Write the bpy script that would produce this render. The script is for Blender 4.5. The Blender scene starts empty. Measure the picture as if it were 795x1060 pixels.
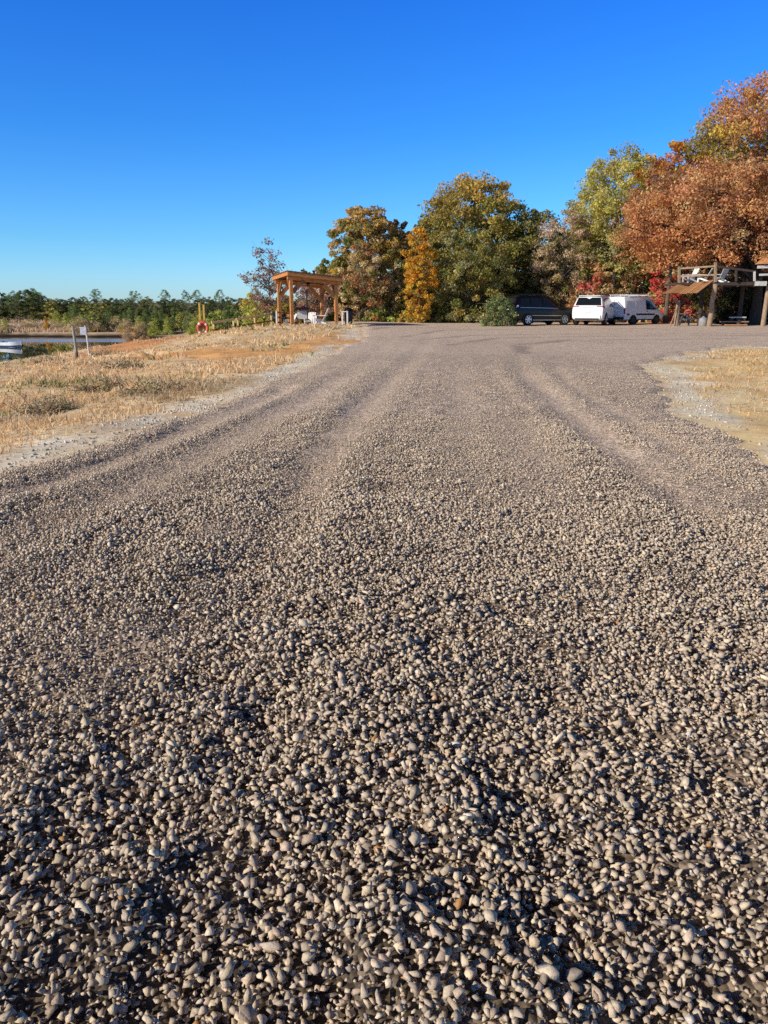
import bpy, math, random
import numpy as np
from mathutils import Vector, Matrix, noise as mnoise

rng = np.random.default_rng(11)
random.seed(11)
sc = bpy.context.scene
C = sc.collection
EYE = 1.4
PITCH = math.atan((530 - 314) / 800)
CP, SP = math.cos(PITCH), math.sin(PITCH)


def at(px, py, Y):
    """World point at ground distance Y that was surveyed at (px, py) in the photograph."""
    u, v = (px - 397.5) / 800, (530 - py) / 800
    t = Y / (CP + v * SP)
    return (t * u, Y, EYE + t * (-SP + v * CP))


def on(px, py, z=0.0):
    u, v = (px - 397.5) / 800, (530 - py) / 800
    t = (z - EYE) / (-SP + v * CP)
    return (t * u, t * (CP + v * SP))


def lonx(px, Y):
    return (px - 397.5) / 828 * Y


# ------------------------------------------------------------------ noise
def _hash(ix, iy, s):
    h = (ix.astype(np.int64) * 374761393 + iy.astype(np.int64) * 668265263 + s * 1274126177) & 0xFFFFFFFF
    h = ((h ^ (h >> 13)) * 1274126177) & 0xFFFFFFFF
    h = ((h ^ (h >> 16)) * 2246822519) & 0xFFFFFFFF
    return (h ^ (h >> 15)) / 4294967295.0


def vnoise(x, y, s=0):
    x, y = np.asarray(x, float), np.asarray(y, float)
    ix, iy = np.floor(x), np.floor(y)
    fx, fy = x - ix, y - iy
    fx, fy = fx * fx * (3 - 2 * fx), fy * fy * (3 - 2 * fy)
    a, b = _hash(ix, iy, s), _hash(ix + 1, iy, s)
    c, d = _hash(ix, iy + 1, s), _hash(ix + 1, iy + 1, s)
    return (a * (1 - fx) + b * fx) * (1 - fy) + (c * (1 - fx) + d * fx) * fy


def fbm(x, y, s=0, o=4):
    t, a, n = 0, 0.5, 0
    for k in range(o):
        t = t + a * vnoise(x * 2 ** k, y * 2 ** k, s + 17 * k)
        n += a
        a *= 0.5
    return t / n


def sstep(a, b, x):
    t = np.clip((x - a) / (b - a), 0, 1)
    return t * t * (3 - 2 * t)


def seg_dist(x, y, pts):
    d = np.full(np.shape(x), 1e9)
    for (ax, ay), (bx, by) in zip(pts[:-1], pts[1:]):
        vx, vy = bx - ax, by - ay
        t = np.clip(((x - ax) * vx + (y - ay) * vy) / (vx * vx + vy * vy + 1e-9), 0, 1)
        d = np.minimum(d, np.hypot(x - ax - t * vx, y - ay - t * vy))
    return d


def inside(x, y, poly):
    c = np.zeros(np.shape(x), bool)
    n = len(poly)
    for i in range(n):
        (ax, ay), (bx, by) = poly[i], poly[(i + 1) % n]
        if ay == by:
            continue
        c ^= ((ay > y) != (by > y)) & (x < (bx - ax) * (y - ay) / (by - ay) + ax)
    return c


# ------------------------------------------------------------------ terrain
CT = []
for Y in (-20, -6, 4, 12, 22, 34, 46, 60, 85, 130, 200):
    for x in (1, 7, 16, 35, 75, 150):
        CT.append((x, Y, 0.0))
CT += [(-5, -20, 0), (-20, -20, -.5), (-60, -20, -2), (-150, -20, -2.5), (-12, 2, -.4), (-40, 5, -1.6), (-150, 10, -3)]
LEFT_EDGE = [(-9.0, -30), (-4.6, 0), (-4.2, 4)] + [on(*p) for p in ((0, 488), (60, 474), (100, 461), (200, 426), (270, 396), (330, 371), (366, 353))] + [(-1.15, 47), (-1.6, 52), (-6, 56), (-10, 62)]
for x, Y in LEFT_EDGE[2:11]:
    CT.append((x, Y, 0.0))
for px, py, Y in ((0, 440, 9.6), (0, 410, 16), (0, 385, 30), (0, 376, 40), (80, 375, 38), (130, 355, 45), (130, 370, 32), (130, 400, 17), (130, 430, 11),
                  (200, 348, 44), (200, 365, 28), (250, 341, 44), (250, 362, 28), (300, 336.5, 46), (350, 336.5, 46), (300, 360, 27), (340, 352, 33), (200, 392, 18), (-150, 400, 26), (-150, 440, 12)):
    CT.append(at(px, py, Y))
for px, Y, z in ((0, 58, -3.4), (80, 54, -3.2), (130, 72, -2.7), (250, 60, -1.2), (200, 60, -1.6), (300, 60, -.3), (345, 58, .1), (250, 85, -2.2), (310, 85, -1), (-150, 50, -3.3),
                 (-300, 75, -4.2), (-100, 72, -4.2), (0, 72, -4.2), (90, 74, -3.9), (-300, 100, -4.2), (-100, 98, -4.2), (0, 98, -4.2), (90, 98, -3.9), (122, 88, -3.15), (125, 104, -3.2),
                 (-400, 117, -2.5), (-100, 117, -2.5), (0, 117, -2.5), (70, 117, -2.5), (130, 117, -2.5), (190, 117, -2.3), (250, 117, -2.0), (310, 117, -1),
                 (-400, 150, -1.5), (-100, 150, -1.5), (0, 150, -1.5), (100, 150, -1.5), (200, 150, -1.5), (270, 150, -1.2),
                 (-400, 200, .6), (-100, 200, .6), (0, 200, .6), (100, 200, .4), (200, 200, .4), (300, 200, .2)):
    CT.append((lonx(px, Y), Y, z))
CT = np.array(CT)
_S = 20.0


def _phi(d2):
    return 0.5 * d2 * np.log(d2 + 1e-9)


_P = CT[:, :2] / _S
_n = len(_P)
_K = _phi(((_P[:, None] - _P[None]) ** 2).sum(-1)) + np.eye(_n) * 0.002
_A = np.zeros((_n + 3, _n + 3))
_A[:_n, :_n] = _K
_A[:_n, _n] = 1
_A[:_n, _n + 1:] = _P
_A[_n:, :_n] = _A[:_n, _n:].T
_W = np.linalg.solve(_A, np.concatenate([CT[:, 2], np.zeros(3)]))


def gz_raw(x, y):
    x, y = np.asarray(x, float), np.asarray(y, float)
    sh = x.shape
    xf, yf = x.ravel() / _S, y.ravel() / _S
    out = np.empty(xf.shape)
    for i in range(0, len(xf), 60000):
        X, Yy = xf[i:i + 60000], yf[i:i + 60000]
        d2 = (X[:, None] - _P[None, :, 0]) ** 2 + (Yy[:, None] - _P[None, :, 1]) ** 2
        out[i:i + 60000] = _phi(d2) @ _W[:_n] + _W[_n] + X * _W[_n + 1] + Yy * _W[_n + 2]
    return out.reshape(sh)


PATCH = [on(*p) for p in ((664, 379), (690, 372), (722, 364), (760, 359.5), (830, 358.5), (1000, 358.5), (1150, 420), (1150, 640), (900, 520), (830, 497), (795, 480), (742, 443), (702, 427), (694, 404), (682, 391))]
ROAD = LEFT_EDGE + [(20, 62), (20, 58), (70, 58), (70, -30)]


def road_sd(x, y):
    """> 0 on the gravel, metres from its edge."""
    d = seg_dist(x, y, LEFT_EDGE)
    s = np.where(inside(x, y, ROAD), 1, -1)
    a = s * np.minimum(d, seg_dist(x, y, ROAD + ROAD[:1]))
    p = seg_dist(x, y, PATCH + PATCH[:1]) * np.where(inside(x, y, PATCH), -1, 1)
    m = np.minimum(a, p)
    r = np.hypot(x, y)
    return m + (fbm(x * .9, y * .9, 3) - .5) * np.clip(r * .035, .25, 1.1) + (fbm(x * 4, y * 4, 5) - .5) * .3


def gz(x, y):
    x, y = np.asarray(x, float), np.asarray(y, float)
    z = gz_raw(x, y)
    r = np.hypot(x, y)
    z = z * (1 - sstep(230, 330, r)) + (-.0) * sstep(230, 330, r)
    off = np.clip(-road_sd(x, y), 0, 1.5) / 1.5
    amp = np.where(x < 0, .34, .10)
    z = z + off * amp * (fbm(x * .35, y * .35, 21) - .5) + off * .12 * (fbm(x * 1.7, y * 1.7, 22) - .5)
    # eroded step along the far shore
    yb = 112 + 3 * (vnoise(x * .05, x * 0, 9) - .5)
    bank = sstep(yb, yb + .9, y) * (x < -8)
    z = np.where((y > yb) & (y < 140) & (x < -8), np.maximum(z, -3.1 + .5 * bank), z)
    # low eroded cut in the bank on the left: a step facing the road
    cut = [at(72, 371, 36)[:2], at(120, 364, 34)[:2], at(160, 360, 32)[:2], at(200, 359.5, 31)[:2], at(243, 360.5, 30)[:2]]
    d = seg_dist(x, y, cut)
    z = z + .20 * np.exp(-((d - .40) / .35) ** 2) * sstep(.2, .5, vnoise(x * 1.2, y * 1.2, 31)) - .24 * np.exp(-(d / .28) ** 2)
    return z


TRACKS = [  # (polyline, half width, depth)
    ([on(*p) for p in ((235, 640), (285, 560), (322, 500), (352, 455), (396, 405), (425, 375), (440, 358), (446, 346))], .20, .028),
    ([on(*p) for p in ((880, 660), (795, 588), (700, 515), (622, 458), (568, 412), (540, 388), (534, 372), (552, 360), (610, 351), (690, 346))], .20, .030),
    ([on(*p) for p in ((900, 610), (795, 545), (720, 492), (650, 440), (600, 408), (575, 388), (580, 372), (640, 356), (720, 350))], .14, .015),
    ([on(*p) for p in ((-160, 640), (0, 568), (150, 508), (250, 455), (330, 410), (385, 372), (405, 352))], .20, .020),
    ([on(*p) for p in ((-140, 560), (0, 520), (60, 505), (130, 478), (220, 440), (300, 404))], .16, .022),
    ([on(*p) for p in ((560, 760), (520, 640), (495, 530), (480, 440), (472, 380), (470, 352))], .22, .010),
    ([on(*p) for p in ((700, 1150), (720, 980), (740, 860), (660, 720), (600, 620), (560, 520), (530, 440))], .26, .014),
]


def smoothness(x, y):
    """0 = loose coarse stone, 1 = packed fines (wheel tracks, worn patches, the far yard)."""
    s = np.zeros(np.shape(x))
    for pts, w, dep in TRACKS:
        d = seg_dist(x, y, pts) + (fbm(x * 2.5, y * 2.5, 41) - .5) * .25
        s = np.maximum(s, (1 - sstep(w * .6, w * 1.6, d)) * min(1, .26 + dep * 36) * (1 - .5 * sstep(12, 22, np.hypot(x, y))))
    n = fbm(x * .55, y * .55, 51)
    r = np.hypot(x, y)
    s = s * (.25 + .75 * sstep(3.5, 8, r)) * (.75 + .5 * (fbm(x * 1.7, y * 1.7, 53) - .3))
    s = np.maximum(s, .4 * sstep(.62, .78, n))
    s = np.maximum(s, sstep(9, 24, r) * (.65 + .35 * n))
    s = np.maximum(s, .42 * sstep(.6, 2.6, x - .22 * (y - 1.2)) * sstep(.35, .6, n + .08))
    return np.clip(s, 0, 1)


def road_z(x, y):
    sd = road_sd(x, y)
    prof = sstep(-.25, .35, sd)
    z = gz(x, y) - .10 + .145 * prof
    for pts, w, dep in TRACKS:
        d = seg_dist(x, y, pts) + (vnoise(x * 3, y * 3, 61) - .5) * .08
        dep = dep * (1 - .7 * sstep(12, 24, np.hypot(x, y)))
        z = z - dep * np.exp(-(d / w) ** 2) + dep * .55 * np.exp(-((d - w * 2.0) / (w * .7)) ** 2) * (.4 + .9 * vnoise(x * 1.5, y * 1.5, 62))
    co = 1 - smoothness(x, y)
    z = z + co * (.050 * (fbm(x * 1.6, y * 1.6, 63) - .5) + (.078 - .02 * sstep(2.5, 5, np.hypot(x, y))) * (fbm(x * 5, y * 5, 64, 3) - .5))
    return z


# ------------------------------------------------------------------ mesh helpers
def raw_mesh(name, V, F, cols=None, attr=None):
    """V (n,3); F (m,k) all the same k."""
    me = bpy.data.meshes.new(name)
    V = np.asarray(V, np.float32)
    F = np.asarray(F, np.int32)
    me.vertices.add(len(V))
    me.vertices.foreach_set('co', V.ravel())
    me.loops.add(F.size)
    me.loops.foreach_set('vertex_index', F.ravel())
    me.polygons.add(len(F))
    me.polygons.foreach_set('loop_start', np.arange(0, F.size, F.shape[1], dtype=np.int32))
    if cols is not None:
        a = me.attributes.new('Col', 'FLOAT_COLOR', 'POINT')
        c = np.ones((len(V), 4), np.float32)
        c[:, :3] = cols
        a.data.foreach_set('color', c.ravel())
    for k, v in (attr or {}).items():
        a = me.attributes.new(k, 'FLOAT', 'POINT')
        a.data.foreach_set('value', np.asarray(v, np.float32))
    me.update(calc_edges=True)
    return me


def link(name, me, mat=None, parent=None, loc=None):
    o = bpy.data.objects.new(name, me)
    C.objects.link(o)
    if mat is not None:
        me.materials.append(mat)
    if parent is not None:
        o.parent = parent
    if loc is not None:
        o.location = loc
    return o


def tag(o, label=None, cat=None, group=None, kind=None):
    if label:
        o['label'] = label
    if cat:
        o['category'] = cat
    if group:
        o['group'] = group
    if kind:
        o['kind'] = kind
    return o


def thing(name, label, cat, loc, rotz=0.0, group=None):
    o = bpy.data.objects.new(name, None)
    o.empty_display_size = .2
    C.objects.link(o)
    o.location = loc
    o.rotation_euler = (0, 0, rotz)
    return tag(o, label, cat, group)


class MB:
    def __init__(s):
        s.v, s.f = [], []

    def add(s, vs, fs):
        n = len(s.v)
        s.v += [tuple(p) for p in vs]
        s.f += [tuple(i + n for i in f) for f in fs]
        return s

    def box(s, c, d, R=None, bev=0.0):
        x, y, z = d[0] / 2, d[1] / 2, d[2] / 2
        P = [Vector((i * x, j * y, k * z)) for k in (-1, 1) for j in (-1, 1) for i in (-1, 1)]
        if R is not None:
            P = [R @ p for p in P]
        P = [p + Vector(c) for p in P]
        return s.add(P, [(0, 2, 3, 1), (4, 5, 7, 6), (0, 1, 5, 4), (2, 6, 7, 3), (0, 4, 6, 2), (1, 3, 7, 5)])

    def beam(s, a, b, w, h, up=(0, 0, 1)):
        a, b = Vector(a), Vector(b)
        d = (b - a)
        L = d.length
        d.normalize()
        u = Vector(up)
        if abs(d.dot(u)) > .98:
            u = Vector((0, 1, 0))
        r = d.cross(u).normalized()
        u = r.cross(d)
        R = Matrix((d, r, u)).transposed()
        return s.box((a + b) / 2, (L, w, h), R)

    def tube(s, pts, rad, n=8, cap=True, wob=0.0):
        pts = [Vector(p) for p in pts]
        if not hasattr(rad, '__len__'):
            rad = [rad] * len(pts)
        base = len(s.v)
        prev = None
        for i, p in enumerate(pts):
            d = (pts[min(i + 1, len(pts) - 1)] - pts[max(i - 1, 0)]).normalized()
            if prev is None:
                u = d.orthogonal().normalized()
            else:
                u = (prev - d * prev.dot(d))
                u = u.normalized() if u.length > 1e-5 else d.orthogonal().normalized()
            prev = u
            w = d.cross(u)
            for k in range(n):
                a = 2 * math.pi * k / n
                r = rad[i] * (1 + (random.uniform(-wob, wob) if wob else 0))
                s.v.append(tuple(p + (u * math.cos(a) + w * math.sin(a)) * r))
        for i in range(len(pts) - 1):
            for k in range(n):
                a, b = base + i * n + k, base + i * n + (k + 1) % n
                s.f.append((a, b, b + n, a + n))
        if cap:
            s.f.append(tuple(base + k for k in range(n))[::-1])
            e = base + (len(pts) - 1) * n
            s.f.append(tuple(e + k for k in range(n)))
        return s

    def lathe(s, prof, n=20, axis='z', c=(0, 0, 0)):
        """prof: (radius, height) pairs; a surface of revolution."""
        base = len(s.v)
        for r, h in prof:
            for k in range(n):
                a = 2 * math.pi * k / n
                p = (r * math.cos(a), r * math.sin(a), h) if axis == 'z' else (r * math.cos(a), h, r * math.sin(a))
                s.v.append((p[0] + c[0], p[1] + c[1], p[2] + c[2]))
        for i in range(len(prof) - 1):
            for k in range(n):
                a, b = base + i * n + k, base + i * n + (k + 1) % n
                s.f.append((a, b, b + n, a + n))
        s.f.append(tuple(base + k for k in range(n))[::-1])
        e = base + (len(prof) - 1) * n
        s.f.append(tuple(e + k for k in range(n)))
        return s

    def mesh(s, name, smooth=None):
        me = bpy.data.meshes.new(name)
        me.from_pydata(s.v, [], s.f)
        import bmesh
        bm = bmesh.new()
        bm.from_mesh(me)
        bmesh.ops.recalc_face_normals(bm, faces=bm.faces)
        bm.to_mesh(me)
        bm.free()
        if smooth is not None:
            me.polygons.foreach_set('use_smooth', [True] * len(me.polygons))
            me.set_sharp_from_angle(angle=math.radians(smooth))
        me.update()
        return me

    def build(s, name, mat, parent=None, loc=None, smooth=None, bevel=0.0):
        o = link(name, s.mesh(name, smooth), mat, parent, loc)
        if bevel:
            m = o.modifiers.new('edge', 'BEVEL')
            m.width = bevel
            m.segments = 2
            m.limit_method = 'ANGLE'
        return o


# ------------------------------------------------------------------ materials
def new_mat(name):
    m = bpy.data.materials.new(name)
    m.use_nodes = True
    nt = m.node_tree
    return m, nt, nt.nodes, nt.links, nt.nodes['Principled BSDF']


def mat(name, col, rough=.7, var=.15, scale=8.0, bump=0.0, metal=0.0, stretch=None, spec=.3, col2=None, coat=0.0):
    m, nt, N, L, B = new_mat(name)
    tc = N.new('ShaderNodeTexCoord')
    mp = N.new('ShaderNodeMapping')
    mp.inputs['Scale'].default_value = stretch or (1, 1, 1)
    L.new(tc.outputs['Object'], mp.inputs[0])
    no = N.new('ShaderNodeTexNoise')
    no.inputs['Scale'].default_value = scale
    no.inputs['Detail'].default_value = 6
    no.inputs['Roughness'].default_value = .65
    L.new(mp.outputs[0], no.inputs['Vector'])
    rp = N.new('ShaderNodeValToRGB')
    e = rp.color_ramp.elements
    e[0].position, e[1].position = .3, .7
    c2 = col2 or tuple(c * (1 - var * 1.6) for c in col)
    e[0].color = (*c2, 1)
    e[1].color = (*[min(1, c * (1 + var)) for c in col], 1)
    L.new(no.outputs['Fac'], rp.inputs[0])
    L.new(rp.outputs[0], B.inputs['Base Color'])
    B.inputs['Roughness'].default_value = rough
    B.inputs['Metallic'].default_value = metal
    B.inputs['Specular IOR Level'].default_value = spec
    B.inputs['Coat Weight'].default_value = coat
    B.inputs['Coat Roughness'].default_value = .06
    if bump:
        bp = N.new('ShaderNodeBump')
        bp.inputs['Strength'].default_value = bump
        bp.inputs['Distance'].default_value = .02
        L.new(no.outputs['Fac'], bp.inputs['Height'])
        L.new(bp.outputs[0], B.inputs['Normal'])
    return m


def leaf_mat(name, transl=.35, rough=.6, gain=1.0):
    m, nt, N, L, B = new_mat(name)
    at_ = N.new('ShaderNodeAttribute')
    at_.attribute_name = 'Col'
    geo = N.new('ShaderNodeNewGeometry')
    hsv = N.new('ShaderNodeHueSaturation')
    hsv.inputs['Value'].default_value = gain
    L.new(at_.outputs['Color'], hsv.inputs['Color'])
    B.inputs['Roughness'].default_value = rough
    B.inputs['Specular IOR Level'].default_value = .25
    L.new(hsv.outputs[0], B.inputs['Base Color'])
    tr = N.new('ShaderNodeBsdfTranslucent')
    L.new(hsv.outputs[0], tr.inputs['Color'])
    mx = N.new('ShaderNodeMixShader')
    mx.inputs[0].default_value = transl
    L.new(B.outputs[0], mx.inputs[1])
    L.new(tr.outputs[0], mx.inputs[2])
    L.new(mx.outputs[0], N['Material Output'].inputs['Surface'])
    return m


LEAF = leaf_mat('leaf', .45)
NEEDLE = leaf_mat('needle', .15)
BLADE = leaf_mat('grass_blade', .3, .7)
BARK = mat('bark', (.13, .10, .08), .9, .35, 6, .6, stretch=(3, 3, .6))
BARK_PALE = mat('pale_bark', (.42, .37, .31), .9, .3, 5, .5, stretch=(3, 3, .6))
BARK_DARK = mat('dark_bark', (.05, .04, .035), .9, .3, 6, .6, stretch=(3, 3, .6))

# ------------------------------------------------------------------ world, sun, camera
SUN_EL, SUN_AZ = math.radians(24.5), math.atan2(-.86, -.51)  # towards the sun, azimuth measured from +Y to +X
w = bpy.data.worlds.new('World')
sc.world = w
w.use_nodes = True
wn, wl = w.node_tree.nodes, w.node_tree.links
sky = wn.new('ShaderNodeTexSky')
sky.sky_type = 'NISHITA'
sky.sun_disc = False
sky.sun_elevation = SUN_EL
sky.sun_rotation = SUN_AZ
sky.altitude = 200
sky.air_density = 1.0
sky.dust_density = .2
sky.ozone_density = 3.0
# clear autumn air: deep blue, paler towards the horizon; overhead darkened to cut fill light
wtc = wn.new('ShaderNodeTexCoord')
wsp = wn.new('ShaderNodeSeparateXYZ')
wl.new(wtc.outputs['Generated'], wsp.inputs[0])
wr = wn.new('ShaderNodeValToRGB')
we = wr.color_ramp.elements
we[0].position, we[0].color = 0.0, (.30, .46, .70, 1)
we[1].position, we[1].color = .62, (.018, .05, .095, 1)
for p_, c_ in ((.03, (.26, .455, .72)), (.075, (.185, .415, .66)), (.19, (.093, .345, .69)), (.316, (.060, .305, .75)), (.42, (.030, .13, .29))):
    we.new(p_).color = (*c_, 1)
wl.new(wsp.outputs['Z'], wr.inputs[0])
wm = wn.new('ShaderNodeMix')
wm.data_type = 'RGBA'
wm.blend_type = 'MULTIPLY'
wm.inputs['Factor'].default_value = 1
wl.new(sky.outputs[0], wm.inputs['A'])
wl.new(wr.outputs[0], wm.inputs['B'])
wx = wn.new('ShaderNodeVectorMath')
wx.operation = 'SCALE'
wx.inputs['Scale'].default_value = 2
wl.new(wm.outputs['Result'], wx.inputs[0])
wl.new(wx.outputs[0], wn['Background'].inputs['Color'])
wn['Background'].inputs['Strength'].default_value = .14
sl = bpy.data.lights.new('sun', 'SUN')
sl.energy = 5.0
sl.angle = math.radians(.5)
sl.color = (1, .90, .74)
so = bpy.data.objects.new('sun', sl)
C.objects.link(so)
to_sun = Vector((math.sin(SUN_AZ) * math.cos(SUN_EL), math.cos(SUN_AZ) * math.cos(SUN_EL), math.sin(SUN_EL)))
so.rotation_euler = to_sun.to_track_quat('Z', 'Y').to_euler()
so.location = to_sun * 50
cd = bpy.data.cameras.new('camera')
co = bpy.data.objects.new('camera', cd)
C.objects.link(co)
co.location = (0, 0, EYE)
co.rotation_euler = (math.pi / 2 - PITCH, 0, 0)
cd.sensor_fit = 'VERTICAL'
cd.sensor_height = 24
cd.lens = 800 / 1060 * 24
cd.clip_start, cd.clip_end = .05, 9000
sc.camera = co
sc.view_settings.view_transform = 'Standard'
sc.view_settings.look = 'None'
sc.view_settings.exposure = 0
sc.cycles.use_denoising = False
sc.cycles.max_bounces = 6
sc.cycles.diffuse_bounces = 3
sc.cycles.glossy_bounces = 3
sc.cycles.transmission_bounces = 4
sc.cycles.sample_clamp_indirect = 4
# ------------------------------------------------------------------ ground sheet
def polar(r0, r1, ratio, a_fine, da, a_max, dac):
    nr = int(math.log(r1 / r0) / math.log(ratio)) + 1
    R = r0 * ratio ** np.arange(nr)
    A = list(np.arange(-a_fine, a_fine + 1e-6, da))
    k = a_fine + dac
    while k < a_max - 1e-6:
        A = [-k] + A + [k]
        k += dac
    closed = a_max >= 180
    A = np.radians(np.array(A))
    rr, aa = np.meshgrid(R, A, indexing='ij')
    x, y = rr * np.sin(aa), rr * np.cos(aa)
    na = len(A)
    i, j = np.meshgrid(np.arange(nr - 1), np.arange(na if closed else na - 1), indexing='ij')
    j2 = (j + 1) % na
    F = np.stack([i * na + j, i * na + j2, (i + 1) * na + j2, (i + 1) * na + j], -1).reshape(-1, 4)[:, ::-1]
    return x.ravel(), y.ravel(), F


def mixc(a, b, t):
    return a + (np.asarray(b)[None] - a) * t[:, None]


def soil_colour(x, y, z):
    n1, n2, n3 = fbm(x * .35, y * .35, 101), fbm(x * 1.6, y * 1.6, 102), fbm(x * 6, y * 6, 103)
    sd = road_sd(x, y)
    c = np.tile(np.array([.74, .51, .27]), (len(x), 1))
    c = mixc(c, [.84, .66, .42], sstep(.45, .7, n2))
    c = mixc(c, [.46, .36, .21], sstep(.58, .75, n1) * .4)
    # orange clay track across the bank, and clay along the shore
    tr = [at(142, 366, 30)[:2], at(190, 368, 27.5)[:2], at(250, 370, 25)[:2], at(310, 366, 25)[:2], at(350, 358, 30)[:2], at(370, 349, 38)[:2]]
    d = seg_dist(x, y, tr) + (n2 - .5) * 1.3
    c = mixc(c, [.78, .40, .14], (1 - sstep(.9, 2.1, d)) * .9)
    sh = [at(120, 360, 40)[:2], at(150, 352, 46)[:2], at(195, 349, 46)[:2]]
    d = seg_dist(x, y, sh) + (n2 - .5) * 2
    c = mixc(c, [.62, .27, .10], (1 - sstep(1, 3.2, d)) * .85)
    # sandy island in the yard on the right
    ip = inside(x, y, PATCH)
    c[ip] = mixc(mixc(np.tile(np.array([.92, .62, .29]), (ip.sum(), 1)), [.92, .70, .40], sstep(.45, .65, n2[ip])), [.78, .46, .20], sstep(.55, .72, n1[ip]) * .6)
    # pale crushed limestone where the old base shows at the edge of the gravel
    edge = np.clip(1 - np.abs(sd + .35 + (n2 - .5) * .9) / np.where(x > 3, .5, .75), 0, 1) * sstep(.38, .6, fbm(x * .7, y * .7, 107) + .12) * (x > -12) * (y < 50)
    c = mixc(c, [.90, .82, .68], edge * .85)
    c *= (.72 + .56 * n3)[:, None]
    # far shore: tan sedge; foot of the bank painted dark for shade and reflection
    farm = (y > 108) & (y < 260) & (x < 0)
    c[farm] = mixc(np.tile(np.array([.72, .52, .34]), (farm.sum(), 1)), [.24, .19, .11], np.minimum(1, 1 * np.maximum(sstep(.5, .75, n1[farm]), sstep(132, 145, y[farm]) * (x[farm] > lonx(80, y[farm])) + sstep(150, 162, y[farm]))))
    foot_shade = sstep(-2.62, -2.95, z)
    c = mixc(c, [.030, .022, .015], foot_shade)
    return np.clip(c, .01, .9)


x, y, F = polar(.35, 4200, 1.013, 36, .3, 180, 4)
z = gz(x, y)
me = raw_mesh('ground', np.stack([x, y, z], 1), F, soil_colour(x, y, z))
me.polygons.foreach_set('use_smooth', [True] * len(me.polygons))
gm, nt, N, L, B = new_mat('soil')
a = N.new('ShaderNodeAttribute'); a.attribute_name = 'Col'
tc = N.new('ShaderNodeTexCoord')
n1 = N.new('ShaderNodeTexNoise'); n1.inputs['Scale'].default_value = 9; n1.inputs['Detail'].default_value = 8; n1.inputs['Roughness'].default_value = .7
n2 = N.new('ShaderNodeTexNoise'); n2.inputs['Scale'].default_value = .9; n2.inputs['Detail'].default_value = 4
L.new(tc.outputs['Object'], n1.inputs['Vector']); L.new(tc.outputs['Object'], n2.inputs['Vector'])
mr = N.new('ShaderNodeMapRange'); mr.inputs[1].default_value = .3; mr.inputs[2].default_value = .7; mr.inputs[3].default_value = .80; mr.inputs[4].default_value = 1.22
L.new(n1.outputs['Fac'], mr.inputs[0])
mr2 = N.new('ShaderNodeMapRange'); mr2.inputs[1].default_value = .3; mr2.inputs[2].default_value = .7; mr2.inputs[3].default_value = .8; mr2.inputs[4].default_value = 1.12
L.new(n2.outputs['Fac'], mr2.inputs[0])
mu = N.new('ShaderNodeMath'); mu.operation = 'MULTIPLY'; L.new(mr.outputs[0], mu.inputs[0]); L.new(mr2.outputs[0], mu.inputs[1])
vm = N.new('ShaderNodeVectorMath'); vm.operation = 'SCALE'; L.new(a.outputs['Color'], vm.inputs[0]); L.new(mu.outputs[0], vm.inputs['Scale'])
L.new(vm.outputs[0], B.inputs['Base Color'])
bp = N.new('ShaderNodeBump'); bp.inputs['Strength'].default_value = .3; bp.inputs['Distance'].default_value = .04
L.new(n1.outputs['Fac'], bp.inputs['Height']); L.new(bp.outputs[0], B.inputs['Normal'])
B.inputs['Roughness'].default_value = .95; B.inputs['Specular IOR Level'].default_value = .1
tag(link('ground', me, gm), kind='structure')

# ------------------------------------------------------------------ gravel road sheet
x, y, F = polar(.35, 95, 1.0105, 40, .26, 90, 1.6)
sd = road_sd(x, y)
keep = (sd[F] > -.6).any(1)
F = F[keep]
use = np.unique(F)
idx = np.full(len(x), -1); idx[use] = np.arange(len(use))
F = idx[F]; x, y, sd = x[use], y[use], sd[use]
z = road_z(x, y)
sm = smoothness(x, y)
nA, nB = fbm(x * .25, y * .25, 111), fbm(x * 1.3, y * 1.3, 112)
col = np.tile(np.array([.62, .485, .37]), (len(x), 1))
col = mixc(col, [.69, .54, .40], sstep(.45, .7, nB) * .6)
col = mixc(col, [.48, .38, .28], sstep(.5, .72, nA) * .5)
col = mixc(col, [.065, .05, .038], (1 - sm) * .85 * (1 - .75 * sstep(3.5, 10, np.hypot(x, y))))  # bed painted near black under loose stone for the shadowed gaps
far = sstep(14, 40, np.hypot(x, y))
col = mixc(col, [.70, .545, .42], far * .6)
# faint darker arcs where vehicles turned in the yard
for pts in ([(1.5, 30), (3.5, 34), (7.5, 36), (13, 36.5), (20, 36.5)], [(2.2, 26), (4.5, 31.5), (9, 34), (16, 34.5), (24, 35)], [(.8, 33), (3, 40), (8, 43), (16, 44)], [(4, 22), (4.3, 26), (7, 30), (14, 31.5)], [(-.5, 40), (.8, 46), (4, 49), (12, 50)]):
    d = seg_dist(x, y, pts) + (nB - .5) * .4
    col = mixc(col, [.26, .21, .175], np.exp(-(d / .22) ** 2) * .6 * (y > 20))
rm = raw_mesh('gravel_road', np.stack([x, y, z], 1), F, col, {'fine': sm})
rm.polygons.foreach_set('use_smooth', [True] * len(rm.polygons))
gm, nt, N, L, B = new_mat('road_stone')
a = N.new('ShaderNodeAttribute'); a.attribute_name = 'Col'
fa = N.new('ShaderNodeAttribute'); fa.attribute_name = 'fine'
tc = N.new('ShaderNodeTexCoord')
vo = N.new('ShaderNodeTexVoronoi'); vo.inputs['Scale'].default_value = 52
vo2 = N.new('ShaderNodeTexVoronoi'); vo2.inputs['Scale'].default_value = 19
no = N.new('ShaderNodeTexNoise'); no.inputs['Scale'].default_value = 130; no.inputs['Detail'].default_value = 5
for q in (vo, vo2, no):
    L.new(tc.outputs['Object'], q.inputs['Vector'])
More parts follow.
